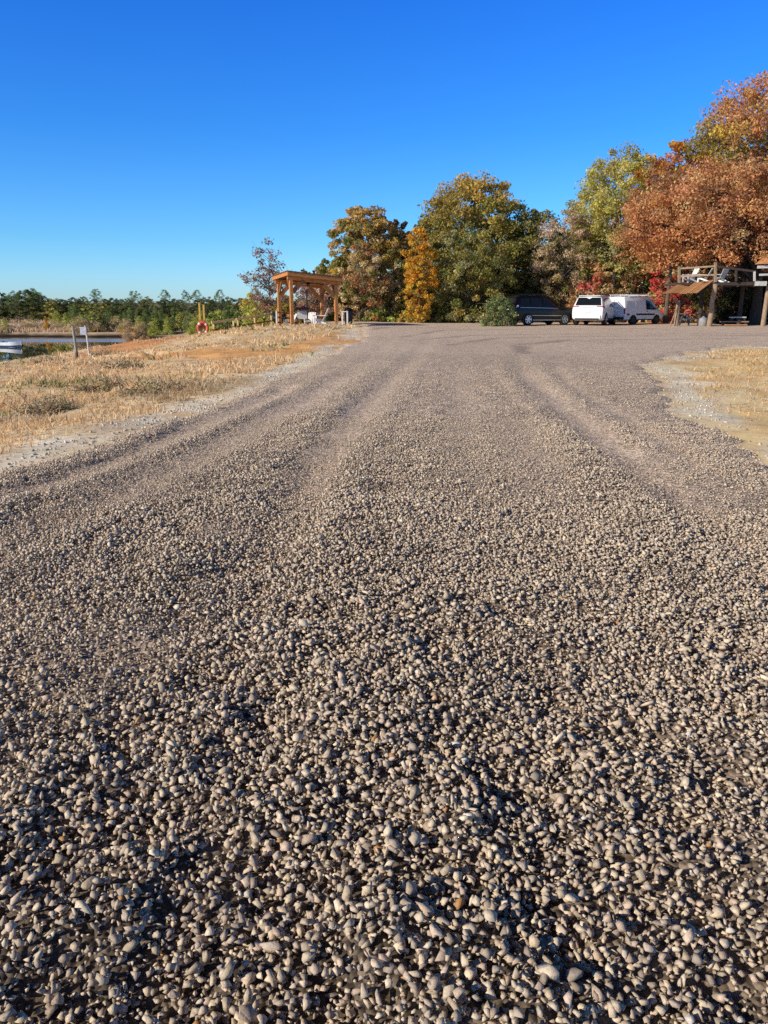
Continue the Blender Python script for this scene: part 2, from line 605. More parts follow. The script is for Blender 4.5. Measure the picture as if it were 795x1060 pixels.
def rng_node(src, lo, hi, a0=0, a1=1):
    m = N.new('ShaderNodeMapRange'); m.inputs[1].default_value = a0; m.inputs[2].default_value = a1; m.inputs[3].default_value = lo; m.inputs[4].default_value = hi
    L.new(src, m.inputs[0]); return m.outputs[0]
sx = N.new('ShaderNodeSeparateColor'); L.new(vo.outputs['Color'], sx.inputs[0])
sx2 = N.new('ShaderNodeSeparateColor'); L.new(vo2.outputs['Color'], sx2.inputs[0])
m1 = N.new('ShaderNodeMath'); m1.operation = 'MULTIPLY'
L.new(rng_node(sx.outputs[0], .55, 1.45), m1.inputs[0]); L.new(rng_node(sx2.outputs[0], .78, 1.22), m1.inputs[1])
m2 = N.new('ShaderNodeMath'); m2.operation = 'MULTIPLY'
L.new(m1.outputs[0], m2.inputs[0]); L.new(rng_node(no.outputs['Fac'], .75, 1.25, .3, .7), m2.inputs[1])
vm = N.new('ShaderNodeVectorMath'); vm.operation = 'SCALE'
L.new(a.outputs['Color'], vm.inputs[0]); L.new(m2.outputs[0], vm.inputs['Scale'])
L.new(vm.outputs[0], B.inputs['Base Color'])
hh = N.new('ShaderNodeMath'); hh.operation = 'ADD'
L.new(rng_node(vo.outputs['Distance'], 1, 0), hh.inputs[0]); L.new(rng_node(vo2.outputs['Distance'], .9, 0), hh.inputs[1])
bp = N.new('ShaderNodeBump'); bp.inputs['Distance'].default_value = .012
L.new(rng_node(fa.outputs['Fac'], .9, .45), bp.inputs['Strength'])
L.new(hh.outputs[0], bp.inputs['Height']); L.new(bp.outputs[0], B.inputs['Normal'])
B.inputs['Roughness'].default_value = .95; B.inputs['Specular IOR Level'].default_value = .15
tag(link('gravel_road', rm, gm), kind='structure')


# ------------------------------------------------------------------ loose stones
def ico(sub):
    import bmesh
    bm = bmesh.new()
    bmesh.ops.create_icosphere(bm, subdivisions=sub, radius=1)
    V = np.array([v.co[:] for v in bm.verts]); Fc = np.array([[v.index for v in f.verts] for f in bm.faces])
    bm.free()
    return V, Fc


def rock_variants(lo, hi, n):
    """Crushed rock: hulls of a few scattered points, so flat faces and sharp corners."""
    import bmesh
    out = []
    for k in range(n):
        m_ = rng.integers(lo, hi)
        p = rng.normal(size=(m_, 3)); p /= np.linalg.norm(p, axis=1)[:, None]
        p *= rng.uniform(.78, 1.10, (m_, 1)) * np.array([rng.uniform(1.0, 1.55), rng.uniform(.8, 1.05), rng.uniform(.6, .95)])
        bm = bmesh.new()
        vs = [bm.verts.new(q) for q in p]
        bmesh.ops.convex_hull(bm, input=vs)
        bmesh.ops.delete(bm, geom=[v for v in bm.verts if not v.link_faces], context='VERTS')
        bmesh.ops.recalc_face_normals(bm, faces=bm.faces)
        bm.verts.index_update()
        V = np.array([v.co[:] for v in bm.verts]); V -= V.mean(0)
        out.append((V, np.array([[v.index for v in f.verts] for f in bm.faces])))
        bm.free()
    return out


def rot_mats(n):
    q = rng.normal(size=(n, 4)); q /= np.linalg.norm(q, axis=1)[:, None]
    w_, a_, b_, c_ = q.T
    return np.stack([np.stack([1 - 2 * (b_ * b_ + c_ * c_), 2 * (a_ * b_ - c_ * w_), 2 * (a_ * c_ + b_ * w_)], -1),
                     np.stack([2 * (a_ * b_ + c_ * w_), 1 - 2 * (a_ * a_ + c_ * c_), 2 * (b_ * c_ - a_ * w_)], -1),
                     np.stack([2 * (a_ * c_ - b_ * w_), 2 * (b_ * c_ + a_ * w_), 1 - 2 * (a_ * a_ + b_ * b_)], -1)], 1)


def scatter_rocks(X, Y, Z, S, col, lo, hi, nvar=40):
    VV = rock_variants(lo, hi, nvar)
    pick = rng.integers(0, nvar, len(X))
    R = rot_mats(len(X))
    vs, fs, cs, o = [], [], [], 0
    for k, (V0, F0) in enumerate(VV):
        i = np.nonzero(pick == k)[0]
        if not len(i):
            continue
        P = np.einsum('nij,vj->nvi', R[i], V0) * S[i, None, None]
        P[:, :, 2] *= .85
        P += np.stack([X[i], Y[i], Z[i]], 1)[:, None]
        nv = len(V0)
        vs.append(P.reshape(-1, 3)); fs.append((F0[None] + (np.arange(len(i)) * nv)[:, None, None] + o).reshape(-1, 3)); cs.append(np.repeat(col[i], nv, 0))
        o += nv * len(i)
    return np.concatenate(vs), np.concatenate(fs), np.concatenate(cs)


def wedge(r0, r1, amax, n):
    r = np.sqrt(rng.uniform(r0 * r0, r1 * r1, n)); a_ = np.radians(rng.uniform(-amax, amax, n))
    return r * np.sin(a_), r * np.cos(a_)


def stone_cols(n):
    base = np.array([[.58, .47, .335], [.53, .435, .325], [.50, .40, .305], [.56, .43, .325], [.65, .535, .395], [.41, .335, .265]])
    c = base[rng.integers(0, len(base), n)] * rng.uniform(.74, 1.3, (n, 1))
    wht = rng.random(n) < .006
    c[wht] = [.68, .63, .56]
    rust = rng.random(n) < .004
    c[rust] = [.5, .27, .11]
    return c


Vs, Fs, Cs, off = [], [], [], 0
for r0, r1, dens, smin, smax, lo, hi, lift in (
        (.45, 3.0, 3600, .0055, .0095, 8, 12, 0), (.45, 3.0, 2300, .0098, .0165, 9, 13, .55), (.75, 3.4, 110, .014, .023, 9, 14, .75),
        (3.0, 5.5, 3600, .0055, .0095, 8, 12, 0), (3.0, 5.5, 2200, .0095, .0148, 9, 13, .55), (3.4, 6.5, 70, .014, .020, 9, 14, .6),
        (5.5, 9.5, 2300, .006, .010, 7, 11, .1), (5.5, 9.5, 900, .0095, .0135, 8, 12, .5),
        (9.5, 17, 420, .007, .011, 7, 10, .25), (9.5, 20, 80, .011, .016, 7, 11, .5), (17, 32, 40, .011, .017, 7, 10, .3)):
    am = 78 if r1 < 3.2 else 66 if r1 < 6 else 54 if r1 < 10 else 42
    n = int(dens * math.radians(am) * (r1 * r1 - r0 * r0))
    X, Yy = wedge(r0, r1, am, n)
    s = smoothness(X, Yy); sdd = road_sd(X, Yy)
    big = smin >= .0095
    clump = fbm(X * 1.9, Yy * 1.9, 71)
    p = (1 - s) ** (1.3 if big else .8) * (.45 + 1.0 * sstep(.32, .62, clump) if big else 1) + (.02 if big else .10)
    if r0 >= 9:
        p = np.maximum(p, .25)
    ok = (rng.random(n) < p) & (sdd > -.05)
    X, Yy, s = X[ok], Yy[ok], s[ok]
    S = smin + (smax - smin) * rng.random(len(X)) ** 1.8
    S = S * (1 - .35 * s)
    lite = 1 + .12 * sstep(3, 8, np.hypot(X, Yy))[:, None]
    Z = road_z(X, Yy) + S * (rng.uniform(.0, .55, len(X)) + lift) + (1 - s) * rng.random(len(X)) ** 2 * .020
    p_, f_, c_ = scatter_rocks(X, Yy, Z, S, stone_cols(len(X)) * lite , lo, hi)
    Vs.append(p_); Fs.append(f_ + off); Cs.append(c_); off += len(p_)
# pale limestone chips strewn along the edges of the road
EDGEP = []
n = 260000
X, Yy = wedge(5, 42, 33, n)
sdd = road_sd(X, Yy)
pe = np.where(X > 3, .7, 1.1) * np.exp(-((sdd + .20) / np.where(X > 3, .28, .36)) ** 2) * sstep(.36, .58, fbm(X * .7, Yy * .7, 107) + .12) * np.clip(9 / np.hypot(X, Yy), .25, 1.0) ** .5
ok = (rng.random(n) < pe) & (X > -12)
X, Yy = X[ok], Yy[ok]
Z = np.maximum(gz(X, Yy), road_z(X, Yy))
S = .006 + .016 * rng.random(len(X)) ** 2.2
print('stones', off // 12, 'edge', len(X))
cw = np.array([.72, .64, .52]) * rng.uniform(.6, 1.15, (len(X), 1))
grey = rng.random(len(X)) < .35
cw[grey] *= .6
p_, f_, c_ = scatter_rocks(X, Yy, Z + S * .35, S, cw, 9, 14)
me = raw_mesh('limestone_chips', p_, f_, c_)
SM, nt, N, L, B = new_mat('crushed_stone')
a = N.new('ShaderNodeAttribute'); a.attribute_name = 'Col'
tc = N.new('ShaderNodeTexCoord')
no = N.new('ShaderNodeTexNoise'); no.inputs['Scale'].default_value = 160; no.inputs['Detail'].default_value = 5; no.inputs['Roughness'].default_value = .7
L.new(tc.outputs['Object'], no.inputs['Vector'])
vm = N.new('ShaderNodeVectorMath'); vm.operation = 'SCALE'
L.new(a.outputs['Color'], vm.inputs[0]); L.new(rng_node(no.outputs['Fac'], .72, 1.25, .3, .7), vm.inputs['Scale'])
L.new(vm.outputs[0], B.inputs['Base Color'])
bp = N.new('ShaderNodeBump'); bp.inputs['Strength'].default_value = .55; bp.inputs['Distance'].default_value = .004
L.new(no.outputs['Fac'], bp.inputs['Height']); L.new(bp.outputs[0], B.inputs['Normal'])
B.inputs['Roughness'].default_value = .9; B.inputs['Specular IOR Level'].default_value = .2
tag(link('limestone_chips', me, SM), 'pale limestone chips strewn along the road edges', kind='stuff')
V = np.concatenate(Vs); Fa = np.concatenate(Fs); Cc = np.concatenate(Cs)
print('tris', len(Fa))
tag(link('gravel', raw_mesh('gravel', V, Fa, Cc), SM), 'loose grey brown crushed gravel on the road', kind='stuff')
del V, Fa, Cc, Vs, Fs, Cs

# crumbs of clay and grit on the sandy island and the bare track
n = 120000
X, Yy = wedge(6.5, 34, 34, n)
ok = (inside(X, Yy, PATCH) | ((X < 0) & (Yy > 9))) & (road_sd(X, Yy) < -.15) & (rng.random(n) < np.where(X > 0, .8, .35) * np.clip(12 / np.hypot(X, Yy), 0, 1) * sstep(.3, .6, fbm(X * 1.1, Yy * 1.1, 181)))
X, Yy = X[ok], Yy[ok]
S = .004 + .013 * rng.random(len(X)) ** 3
pal = np.array([[.72, .46, .20], [.80, .60, .36], [.55, .34, .15], [.62, .50, .36], [.40, .30, .20]])
p_, f_, c_ = scatter_rocks(X, Yy, gz(X, Yy) + S * .3, S, pal[rng.integers(0, 5, len(X))] * rng.uniform(.75, 1.2, (len(X), 1)), 8, 12, 16)
tag(link('clay_rubble', raw_mesh('clay_rubble', p_, f_, c_), SM), 'tan crumbs of clay and grit on the bare ground beside the road', kind='stuff')

# ------------------------------------------------------------------ lake
lx, ly = np.meshgrid(np.linspace(-190, -6, 60), np.linspace(44, 114.5, 40), indexing='ij')
i, j = np.meshgrid(np.arange(59), np.arange(39), indexing='ij')
F = np.stack([i * 40 + j, (i + 1) * 40 + j, (i + 1) * 40 + j + 1, i * 40 + j + 1], -1).reshape(-1, 4)
me = raw_mesh('lake_water', np.stack([lx.ravel(), ly.ravel(), np.full(lx.size, -3.1)], 1), F)
WM, nt, N, L, B = new_mat('water')
B.inputs['IOR'].default_value = 1.33
B.inputs['Specular IOR Level'].default_value = .5
tc = N.new('ShaderNodeTexCoord')
sp = N.new('ShaderNodeSeparateXYZ'); L.new(tc.outputs['Object'], sp.inputs[0])
nb = N.new('ShaderNodeTexNoise'); nb.inputs['Scale'].default_value = .06; nb.inputs['Detail'].default_value = 3
L.new(tc.outputs['Object'], nb.inputs['Vector'])
ad = N.new('ShaderNodeMath'); ad.operation = 'MULTIPLY_ADD'; ad.inputs[1].default_value = 5; L.new(nb.outputs['Fac'], ad.inputs[0]); L.new(sp.outputs['Y'], ad.inputs[2])
rp = N.new('ShaderNodeValToRGB')       # a streak of wind-ruffled water lies across the lake
L.new(rng_node(ad.outputs[0], 0, 1, 60, 125), rp.inputs[0])
e = rp.color_ramp.elements
e[0].position, e[0].color = .56, (0, 0, 0, 1)
e[1].position, e[1].color = .585, (1, 1, 1, 1)
e2 = e.new(.70); e2.color = (1, 1, 1, 1)
e3 = e.new(.73); e3.color = (0, 0, 0, 1)
wv = N.new('ShaderNodeTexNoise'); wv.inputs['Scale'].default_value = 2.2; wv.inputs['Detail'].default_value = 5
L.new(tc.outputs['Object'], wv.inputs['Vector'])
bp = N.new('ShaderNodeBump'); bp.inputs['Distance'].default_value = .25
L.new(rng_node(rp.outputs[0], .002, .22), bp.inputs['Strength'])
L.new(wv.outputs['Fac'], bp.inputs['Height']); L.new(bp.outputs[0], B.inputs['Normal'])
L.new(rng_node(rp.outputs[0], .01, .22), B.inputs['Roughness'])
wc = N.new('ShaderNodeMix'); wc.data_type = 'RGBA'
wc.inputs['A'].default_value = (.075, .062, .032, 1); wc.inputs['B'].default_value = (.40, .44, .47, 1)  # ruffled streak whitened: pale sky reflection put into its base colour
L.new(rp.outputs[0], wc.inputs['Factor']); L.new(wc.outputs['Result'], B.inputs['Base Color'])
tag(link('lake_water', me, WM), kind='structure')


# ------------------------------------------------------------------ dry grass
def blades(X, Y, Zb, H, W, col, lean=.35):
    n = len(X)
    a_ = rng.uniform(0, 2 * math.pi, n)
    dx, dy = np.cos(a_), np.sin(a_)
    la = rng.uniform(0, 2 * math.pi, n)
    ll = H * lean * rng.random(n) * 1.6
    ox, oy = np.cos(la) * ll, np.sin(la) * ll
    B0 = np.stack([X, Y, Zb - .02], 1)
    d = np.stack([dx, dy, 0 * dx], 1) * (W / 2)[:, None]
    M = B0 + np.stack([ox * .35, oy * .35, H * .6], 1)
    T = B0 + np.stack([ox, oy, H * np.clip(1 - .3 * lean * rng.random(n), .4, 1)], 1)
    V = np.stack([B0 - d, B0 + d, M + d * .75, M - d * .75, T + d * .15, T - d * .15], 1).reshape(-1, 3)
    k = np.arange(n)[:, None] * 6
    F = np.concatenate([k + np.array([[0, 1, 2, 3]]), k + np.array([[3, 2, 4, 5]])], 1).reshape(-1, 4)
    return V, F, np.repeat(col, 6, 0)


def grass_field(n, r0, r1, a0, a1, seed):
    r = np.exp(rng.uniform(math.log(r0), math.log(r1), n)); t = np.radians(rng.uniform(a0, a1, n))
    X, Y = r * np.sin(t), r * np.cos(t)
    # gather blades into tussocks
    q = .2 * 1.5 ** np.round(np.log(r / 12) / math.log(1.5) + rng.normal(0, .35, n))
    jx, jy = np.round(X / q), np.round(Y / q)
    hx, hy = _hash(jx, jy, 7), _hash(jx, jy, 8)
    tx, ty = (jx + hx - .5) * q, (jy + hy - .5) * q
    X = X + (tx - X) * .5; Y = Y + (ty - Y) * .5
    sd = road_sd(X, Y)
    tr = [at(142, 366, 30)[:2], at(190, 368, 27.5)[:2], at(250, 370, 25)[:2], at(310, 366, 25)[:2], at(350, 358, 30)[:2], at(370, 349, 38)[:2]]
    n1, n2 = fbm(X * .35, Y * .35, 101), fbm(X * .8, Y * .8, 131)
    p = sstep(.30, .50, n2 + .1)
    p *= sstep(-.35, -1.1, sd)
    p *= .04 + .96 * sstep(.9, 2.0, seg_dist(X, Y, tr) + (n2 - .5) * 1.2)
    sh = [at(120, 360, 40)[:2], at(150, 352, 46)[:2], at(195, 349, 46)[:2]]
    p *= .15 + .85 * sstep(1, 3, seg_dist(X, Y, sh) + (n2 - .5) * 2)
    Z = gz(X, Y)
    p *= Z > -3.02
    p *= .25 + .75 * (hx > .25)
    ok = rng.random(n) < p
    X, Y, Z, r, n1, n2, hx = X[ok], Y[ok], Z[ok], r[ok], n1[ok], n2[ok], hx[ok]
    m = len(X)
    H = (.04 + .11 * hx) * rng.uniform(.5, 1.3, m) * (.7 + .7 * sstep(.45, .7, n2)) * (1 + .1 * sstep(22, 45, r))
    H = H * np.where(rng.random(m) < .05, 1.9, 1.0)
    Wd = np.clip(.0012 * r, .010, .05) * rng.uniform(.6, 1.3, m)
    pal = np.array([[.92, .67, .36], [.93, .73, .45], [.86, .59, .30], [.80, .52, .25], [.92, .70, .46]])
    col = pal[rng.integers(0, 5, m)] * rng.uniform(.75, 1.15, (m, 1))
    dark = sstep(.60, .74, n1)[:, None] * .45
    col = col * (1 - dark) + np.array([.34, .28, .17]) * dark
    gr = (fbm(X * .5, Y * .5, 151) > .62)[:, None] * (rng.random((m, 1)) < .55)
    col = np.where(gr, np.array([.28, .30, .10]) * rng.uniform(.7, 1.3, (m, 1)), col)
    return blades(X, Y, Z, H, Wd, col, .75)


gv, gf, gc = grass_field(150000, 7, 66, -42, 1, 1)
print('blades', len(gf) // 2)
tag(link('dry_grass', raw_mesh('dry_grass', gv, gf, gc), BLADE), 'dry straw coloured grass on the bank beside the lake', kind='stuff')
# thin grass and straw on the sandy island in the yard
n = 70000
X, Yy = wedge(8, 36, 34, n)
ok = inside(X, Yy, PATCH) & (road_sd(X, Yy) < -.4) & (rng.random(n) < sstep(.42, .6, fbm(X * .6, Yy * .6, 171)) * .9)
X, Yy = X[ok], Yy[ok]; m = len(X)
pal = np.array([[.84, .60, .32], [.78, .53, .27], [.70, .46, .22], [.55, .40, .20]])
v_, f_, c_ = blades(X, Yy, gz(X, Yy), rng.uniform(.03, .12, m), np.clip(.0012 * np.hypot(X, Yy), .01, .04), pal[rng.integers(0, 4, m)] * rng.uniform(.75, 1.15, (m, 1)), .9)
tag(link('sparse_grass', raw_mesh('sparse_grass', v_, f_, c_), BLADE), 'thin tan grass on the sandy island in the yard', kind='stuff')
# sedge on the far shore
n = 60000
X = rng.uniform(-110, -14, n); Y = rng.uniform(113.2, 165, n)
ok = (fbm(X * .12, Y * .12, 161) > .36) & ((X < lonx(78, Y)) | (rng.random(n) < .15))
X, Y = X[ok], Y[ok]
m = len(X)
pal = np.array([[.78, .56, .38], [.70, .50, .32], [.52, .38, .22], [.80, .62, .45]])
v_, f_, c_ = blades(X, Y, gz(X, Y), rng.uniform(.3, .8, m), rng.uniform(.08, .16, m), pal[rng.integers(0, 4, m)] * rng.uniform(.7, 1.2, (m, 1)), .5)
tag(link('shore_sedge', raw_mesh('shore_sedge', v_, f_, c_), BLADE), 'tan sedge covering the far shore of the lake', kind='stuff')
# ------------------------------------------------------------------ trees and shrubs
def leaf_quads(P, S, col, up=.35, aspect=.55, out=None):
    n = len(P)
    N_ = rng.normal(size=(n, 3))
    N_ /= np.linalg.norm(N_, axis=1)[:, None]
    N_[:, 2] += up
    if out is not None:
        N_ += out
    N_ /= np.linalg.norm(N_, axis=1)[:, None] + 1e-9
    T = np.cross(N_, rng.normal(size=(n, 3)))
    T /= np.linalg.norm(T, axis=1)[:, None] + 1e-9
    Bv = np.cross(N_, T)
    s = S[:, None]
    V = np.stack([P - T * s, P + Bv * s * aspect + N_ * s * .22, P + T * s, P - Bv * s * aspect + N_ * s * .22], 1).reshape(-1, 3)
    F = np.arange(n * 4).reshape(-1, 4)
    return V, F, np.repeat(col, 4, 0)


PROF = {
    'round': lambda h: np.sqrt(np.clip(1 - (2 * h - .92) ** 2 / 1.2, 0.02, 1)),
    'dome': lambda h: np.sqrt(np.clip(1 - h ** 2.4, 0.02, 1)) * (.72 + .28 * sstep(0, .35, h)),
    'cone': lambda h: np.clip((1 - h) ** .85, .04, 1) * (.55 + .45 * sstep(0, .15, h)),
    'tall': lambda h: np.clip(np.sin(np.clip(.12 + h * .9, 0, 1) * math.pi) ** .6, .08, 1),
    'bush': lambda h: np.sqrt(np.clip(1 - h ** 2, .02, 1)),
}


def tree_meshes(name, H, base, rx, ry, prof, nclump, nleaf, lsize, pal, bark_r, nlimb=30, rc=.17, low=None, top=None, hole=.0, lean=0.0, twig=0, shell=.45, limb_r=.18, seed=0, up=.35, shift=(0, 0), off=(0, 0), droop=0, trunks=1, sharp=False):
    """One trunk with limbs and one crown of leaf faces, both around the origin (base of the trunk)."""
    Hc = H - base
    h = rng.random(nclump * 3)
    w_ = PROF[prof](h)
    k = rng.random(len(h)) < w_ ** 1.3
    h = h[k][:nclump]
    n = len(h)
    th = rng.uniform(0, 2 * math.pi, n)
    rr = PROF[prof](h) * (rng.random(n) ** shell)
    lob = .78 + .44 * vnoise(th * 1.3 + seed * 3.1, h * 3.2 + seed * 7.7, 201 + seed)
    rr *= lob
    cx, cy = rr * rx * np.cos(th) + off[0] * h, rr * ry * np.sin(th) + off[1] * h
    cx, cy = cx + shift[0], cy + shift[1]
    cz = base + h * Hc - droop * rr ** 2
    cc = np.stack([cx, cy, cz], 1)
    if hole:
        hn = np.array([mnoise.noise(Vector(c * .45) + Vector((seed * 9.1, 0, 0))) for c in cc])
        keep = hn > -.35 + hole
        cc, h, rr, th = cc[keep], h[keep], rr[keep], th[keep]
        n = len(cc)
    # clump colours: palette rows, some drawn to the top (top) or the skirt (low)
    P_ = np.array(pal)
    ci = P_[rng.integers(0, len(P_), n)]
    if top is not None:
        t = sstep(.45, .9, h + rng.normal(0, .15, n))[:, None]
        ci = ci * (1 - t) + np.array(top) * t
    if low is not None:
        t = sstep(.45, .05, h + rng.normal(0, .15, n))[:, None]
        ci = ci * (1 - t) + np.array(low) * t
    ci = ci * rng.uniform(.70, 1.25, (n, 1))
    per = rng.poisson(nleaf / n, n)
    which = np.repeat(np.arange(n), per)
    m = len(which)
    R = rc * (rx + ry) / 2 * rng.uniform(.55, 1.35, n)
    d = rng.normal(size=(m, 3))
    d /= np.linalg.norm(d, axis=1)[:, None]
    d *= (rng.random(m) ** .45)[:, None] * R[which][:, None]
    d[:, 2] *= .72
    Pl = cc[which] + d
    Pl[:, 2] = np.maximum(Pl[:, 2], .05)
    cl = ci[which] * rng.uniform(.68, 1.28, (m, 1)) * GAIN[0]
    cl[:, 0] *= rng.uniform(.92, 1.1, m)
    outw = d / (R[which][:, None] + 1e-6) * .5
    V, F, Cc = leaf_quads(Pl, lsize * rng.uniform(.6, 1.25, m), np.clip(cl, .005, .9), up, .28 if sharp else .55, outw)
    crown = raw_mesh(name + '_crown', V, F, Cc)
    tb = MB()
    for q in range(trunks):
        a_ = 2 * math.pi * q / trunks + seed
        bx, by = (.0, .0) if trunks == 1 else (.25 * math.cos(a_), .25 * math.sin(a_))
        path, rad = [], []
        for i in range(8):
            t = i / 7
            path.append((bx + (lean + off[0] * .8) * t ** 1.4 + (.25 * bx * 8 * t if trunks > 1 else 0) + .12 * bark_r * 10 * math.sin(3.1 * t + seed) * t, by + off[1] * .8 * t + (.25 * by * 8 * t if trunks > 1 else 0) + .1 * math.sin(4 * t + seed * 2) * t, -.1 + t * (base + Hc * .82)))
            rad.append(bark_r * ((1.35 if i == 0 else 1) * (1 - .86 * t) + .01))
        tb.tube(path, rad, 8, wob=.06)
    order = np.argsort(-rr * (.6 + .4 * rng.random(n)))[:nlimb]
    for o_ in order:
        c = Vector(cc[o_])
        t = max(.12, min(.95, (c.z - .28 * (abs(c.x) + abs(c.y)) - .1) / (base + Hc * .82)))
        i = int(t * 7)
        a0, b0 = Vector(path[i]), Vector(path[min(i + 1, 7)])
        s0 = a0.lerp(b0, t * 7 - i)
        mid = s0.lerp(c, .5) + Vector((0, 0, .12 * (c - s0).length)) + Vector(rng.normal(0, .06, 3)) * (c - s0).length
        r0 = bark_r * (1 - .85 * t) * (limb_r / .18 * .42) + .012
        tb.tube([s0, mid, c], [r0, r0 * .6, r0 * .22], 5, cap=False)
        for _ in range(twig):
            e = c + Vector(rng.normal(0, 1, 3)) * R[o_] * .9 + Vector((0, 0, .4 * R[o_]))
            tb.tube([mid.lerp(c, rng.uniform(.3, 1)), e], [r0 * .28, .006], 3, cap=False)
    return crown, tb.mesh(name + '_trunk', smooth=60)


def plant(name, label, cat, loc, meshes, bark, leafm=LEAF, group=None, rz=0.0, sc_=(1, 1, 1), stem='trunk', crown='crown'):
    r = thing(name, label, cat, loc, rz, group)
    r.scale = sc_
    for nm, me, mt in ((stem, meshes[1], bark), (crown, meshes[0], leafm)):
        o = bpy.data.objects.new(nm, me)
        if not me.materials:
            me.materials.append(mt)
        C.objects.link(o)
        o.parent = r
    return r


def gp(px, Y, dz=0.0):
    x = lonx(px, Y)
    return (x, Y, float(gz(np.array([x]), np.array([Y]))[0]) - .03 + dz)


def hpx(px, py, Y):
    """height above the ground at that spot"""
    return at(px, py, Y)[2] - gp(px, Y)[2]


GAIN = [2.5]
OLV = [(.13, .125, .035), (.17, .15, .04), (.20, .16, .045), (.11, .115, .035)]
GOLD = [(.30, .21, .05), (.24, .19, .045), (.20, .18, .05), (.34, .21, .045)]
RUST = [(.25, .122, .055), (.205, .10, .047), (.28, .155, .07), (.18, .098, .048), (.30, .18, .085)]
ORNG = [(.30, .125, .016), (.29, .145, .02), (.25, .105, .015), (.32, .17, .028)]
DKGR = [(.045, .055, .025), (.06, .07, .028), (.035, .042, .022), (.075, .075, .03)]
YLGR = [(.26, .27, .07), (.22, .24, .065), (.30, .28, .08), (.19, .22, .06)]
TAN = [(.30, .22, .11), (.24, .18, .09), (.36, .27, .14), (.19, .15, .07)]
REDS = [(.34, .045, .040), (.28, .05, .045), (.33, .09, .07), (.22, .05, .035)]
PINE = [(.075, .105, .030), (.095, .125, .035), (.06, .085, .03), (.12, .14, .035)]
JUN = [(.085, .11, .038), (.065, .09, .032), (.11, .135, .05), (.14, .14, .06)]
GRAYTW = [(.28, .22, .16), (.22, .17, .12), (.20, .17, .09)]

seed = 0


def TR(name, label, cat, px, Y, toprow, wpx, prof, base_py, pal, nclump=110, nleaf=7000, lsize=.15, bark=BARK, bark_r=.16, ground=True, depth=.85, **k):
    """A tree whose crown spans wpx (photo pixels) and reaches from base_py to top."""
    global seed
    seed += 1
    p = gp(px, Y)
    H = hpx(px, toprow, Y)
    b = max(.0, hpx(px, base_py, Y))
    rx = wpx / 2 / 828 * Y * 1.1
    m = tree_meshes(name, H, b, rx, rx * depth, prof, int(nclump * 1.3), int(nleaf * 2.6), lsize * .66, pal, bark_r, seed=seed, **k)
    leafm = k.get('leafm', LEAF)
    return plant(name, label, cat, p, m, bark, LEAF, rz=0)


# the wood behind the yard, from the pavilion round to the tree house
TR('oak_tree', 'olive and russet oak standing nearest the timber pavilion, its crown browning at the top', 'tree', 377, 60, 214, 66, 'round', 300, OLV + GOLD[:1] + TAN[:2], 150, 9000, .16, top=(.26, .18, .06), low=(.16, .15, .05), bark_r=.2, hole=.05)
TR('maple_tree', 'rusty brown thin tree in front of the olive oak beside the pavilion', 'tree', 372, 57, 250, 50, 'tall', 332, RUST[:2] + TAN + OLV[:1], 90, 3600, .13, bark_r=.07, nlimb=40, twig=1, rc=.22)
TR('elm_tree', 'dark purplish small crown poking up between two big oaks', 'tree', 408, 66, 228, 34, 'round', 270, [(.09, .06, .045), (.06, .05, .035), (.11, .06, .04)], 60, 2600, .15, bark=BARK_DARK, bark_r=.13)
TR('hickory_tree', 'pale olive tree with bare grey branches showing beside the orange tree', 'tree', 404, 59, 252, 44, 'tall', 326, OLV + TAN[:2], 90, 4200, .14, bark=BARK_PALE, bark_r=.09, nlimb=45, twig=1)
TR('sweetgum_tree', 'slender bright orange tree turning yellow towards its foot', 'tree', 434, 56.3, 231, 34, 'tall', 330, [(.33, .165, .02), (.32, .185, .025), (.29, .14, .018), (.35, .21, .03)], 110, 3600, .13, low=(.27, .175, .03), bark_r=.08, rc=.26)
TR('oak_tree', 'biggest golden green oak with the tallest round crown behind the yard', 'tree', 490, 64, 184, 112, 'dome', 300, GOLD[1:3] + OLV + OLV, 240, 15000, .18, top=(.25, .185, .05), bark_r=.26, hole=.05, shell=.4)
TR('dogwood_tree', 'leafy grey green tree filling the space under the biggest golden oak', 'tree', 482, 58, 232, 78, 'round', 334, OLV + [(.20, .19, .09), (.17, .17, .08)], 170, 9500, .14, bark_r=.10, nlimb=50, twig=1)
TR('cedar_tree', 'dense dark green tree behind the black vehicle', 'tree', 547, 63, 214, 76, 'dome', 322, DKGR + OLV[:2], 170, 9500, .16, top=(.13, .12, .04), bark=BARK_DARK, bark_r=.2)
TR('ash_tree', 'grey brown half bare twiggy tree between dark green tree and tall light green one', 'tree', 582, 60, 205, 62, 'tall', 322, GRAYTW[1:] + OLV[:2] + TAN, 120, 5000, .12, bark=BARK, bark_r=.10, nlimb=80, twig=4, top=(.30, .22, .17))
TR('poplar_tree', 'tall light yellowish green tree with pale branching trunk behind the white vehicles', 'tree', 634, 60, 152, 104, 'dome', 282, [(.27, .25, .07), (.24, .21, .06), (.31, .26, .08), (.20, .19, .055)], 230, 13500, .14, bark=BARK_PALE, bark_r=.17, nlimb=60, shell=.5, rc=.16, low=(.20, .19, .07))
TR('elm_tree', 'smaller yellowish tree leaning against the tall light green one towards the half bare tree', 'tree', 606, 62, 190, 60, 'dome', 300, YLGR + TAN[:2], 110, 5200, .14, bark=BARK_PALE, bark_r=.11)
TR('oak_tree', 'rust brown round tree hanging low behind the white van', 'tree', 664, 60, 222, 64, 'round', 288, RUST + TAN[:1], 130, 5200, .14, bark_r=.12, rc=.2)
TR('maple_tree', 'orange topped maple leaning between the light green tree and the tall oak', 'tree', 690, 56, 147, 86, 'round', 255, ORNG[:2] + RUST[:2] + GOLD[:2], 120, 5600, .16, bark_r=.16, low=(.40, .20, .06))
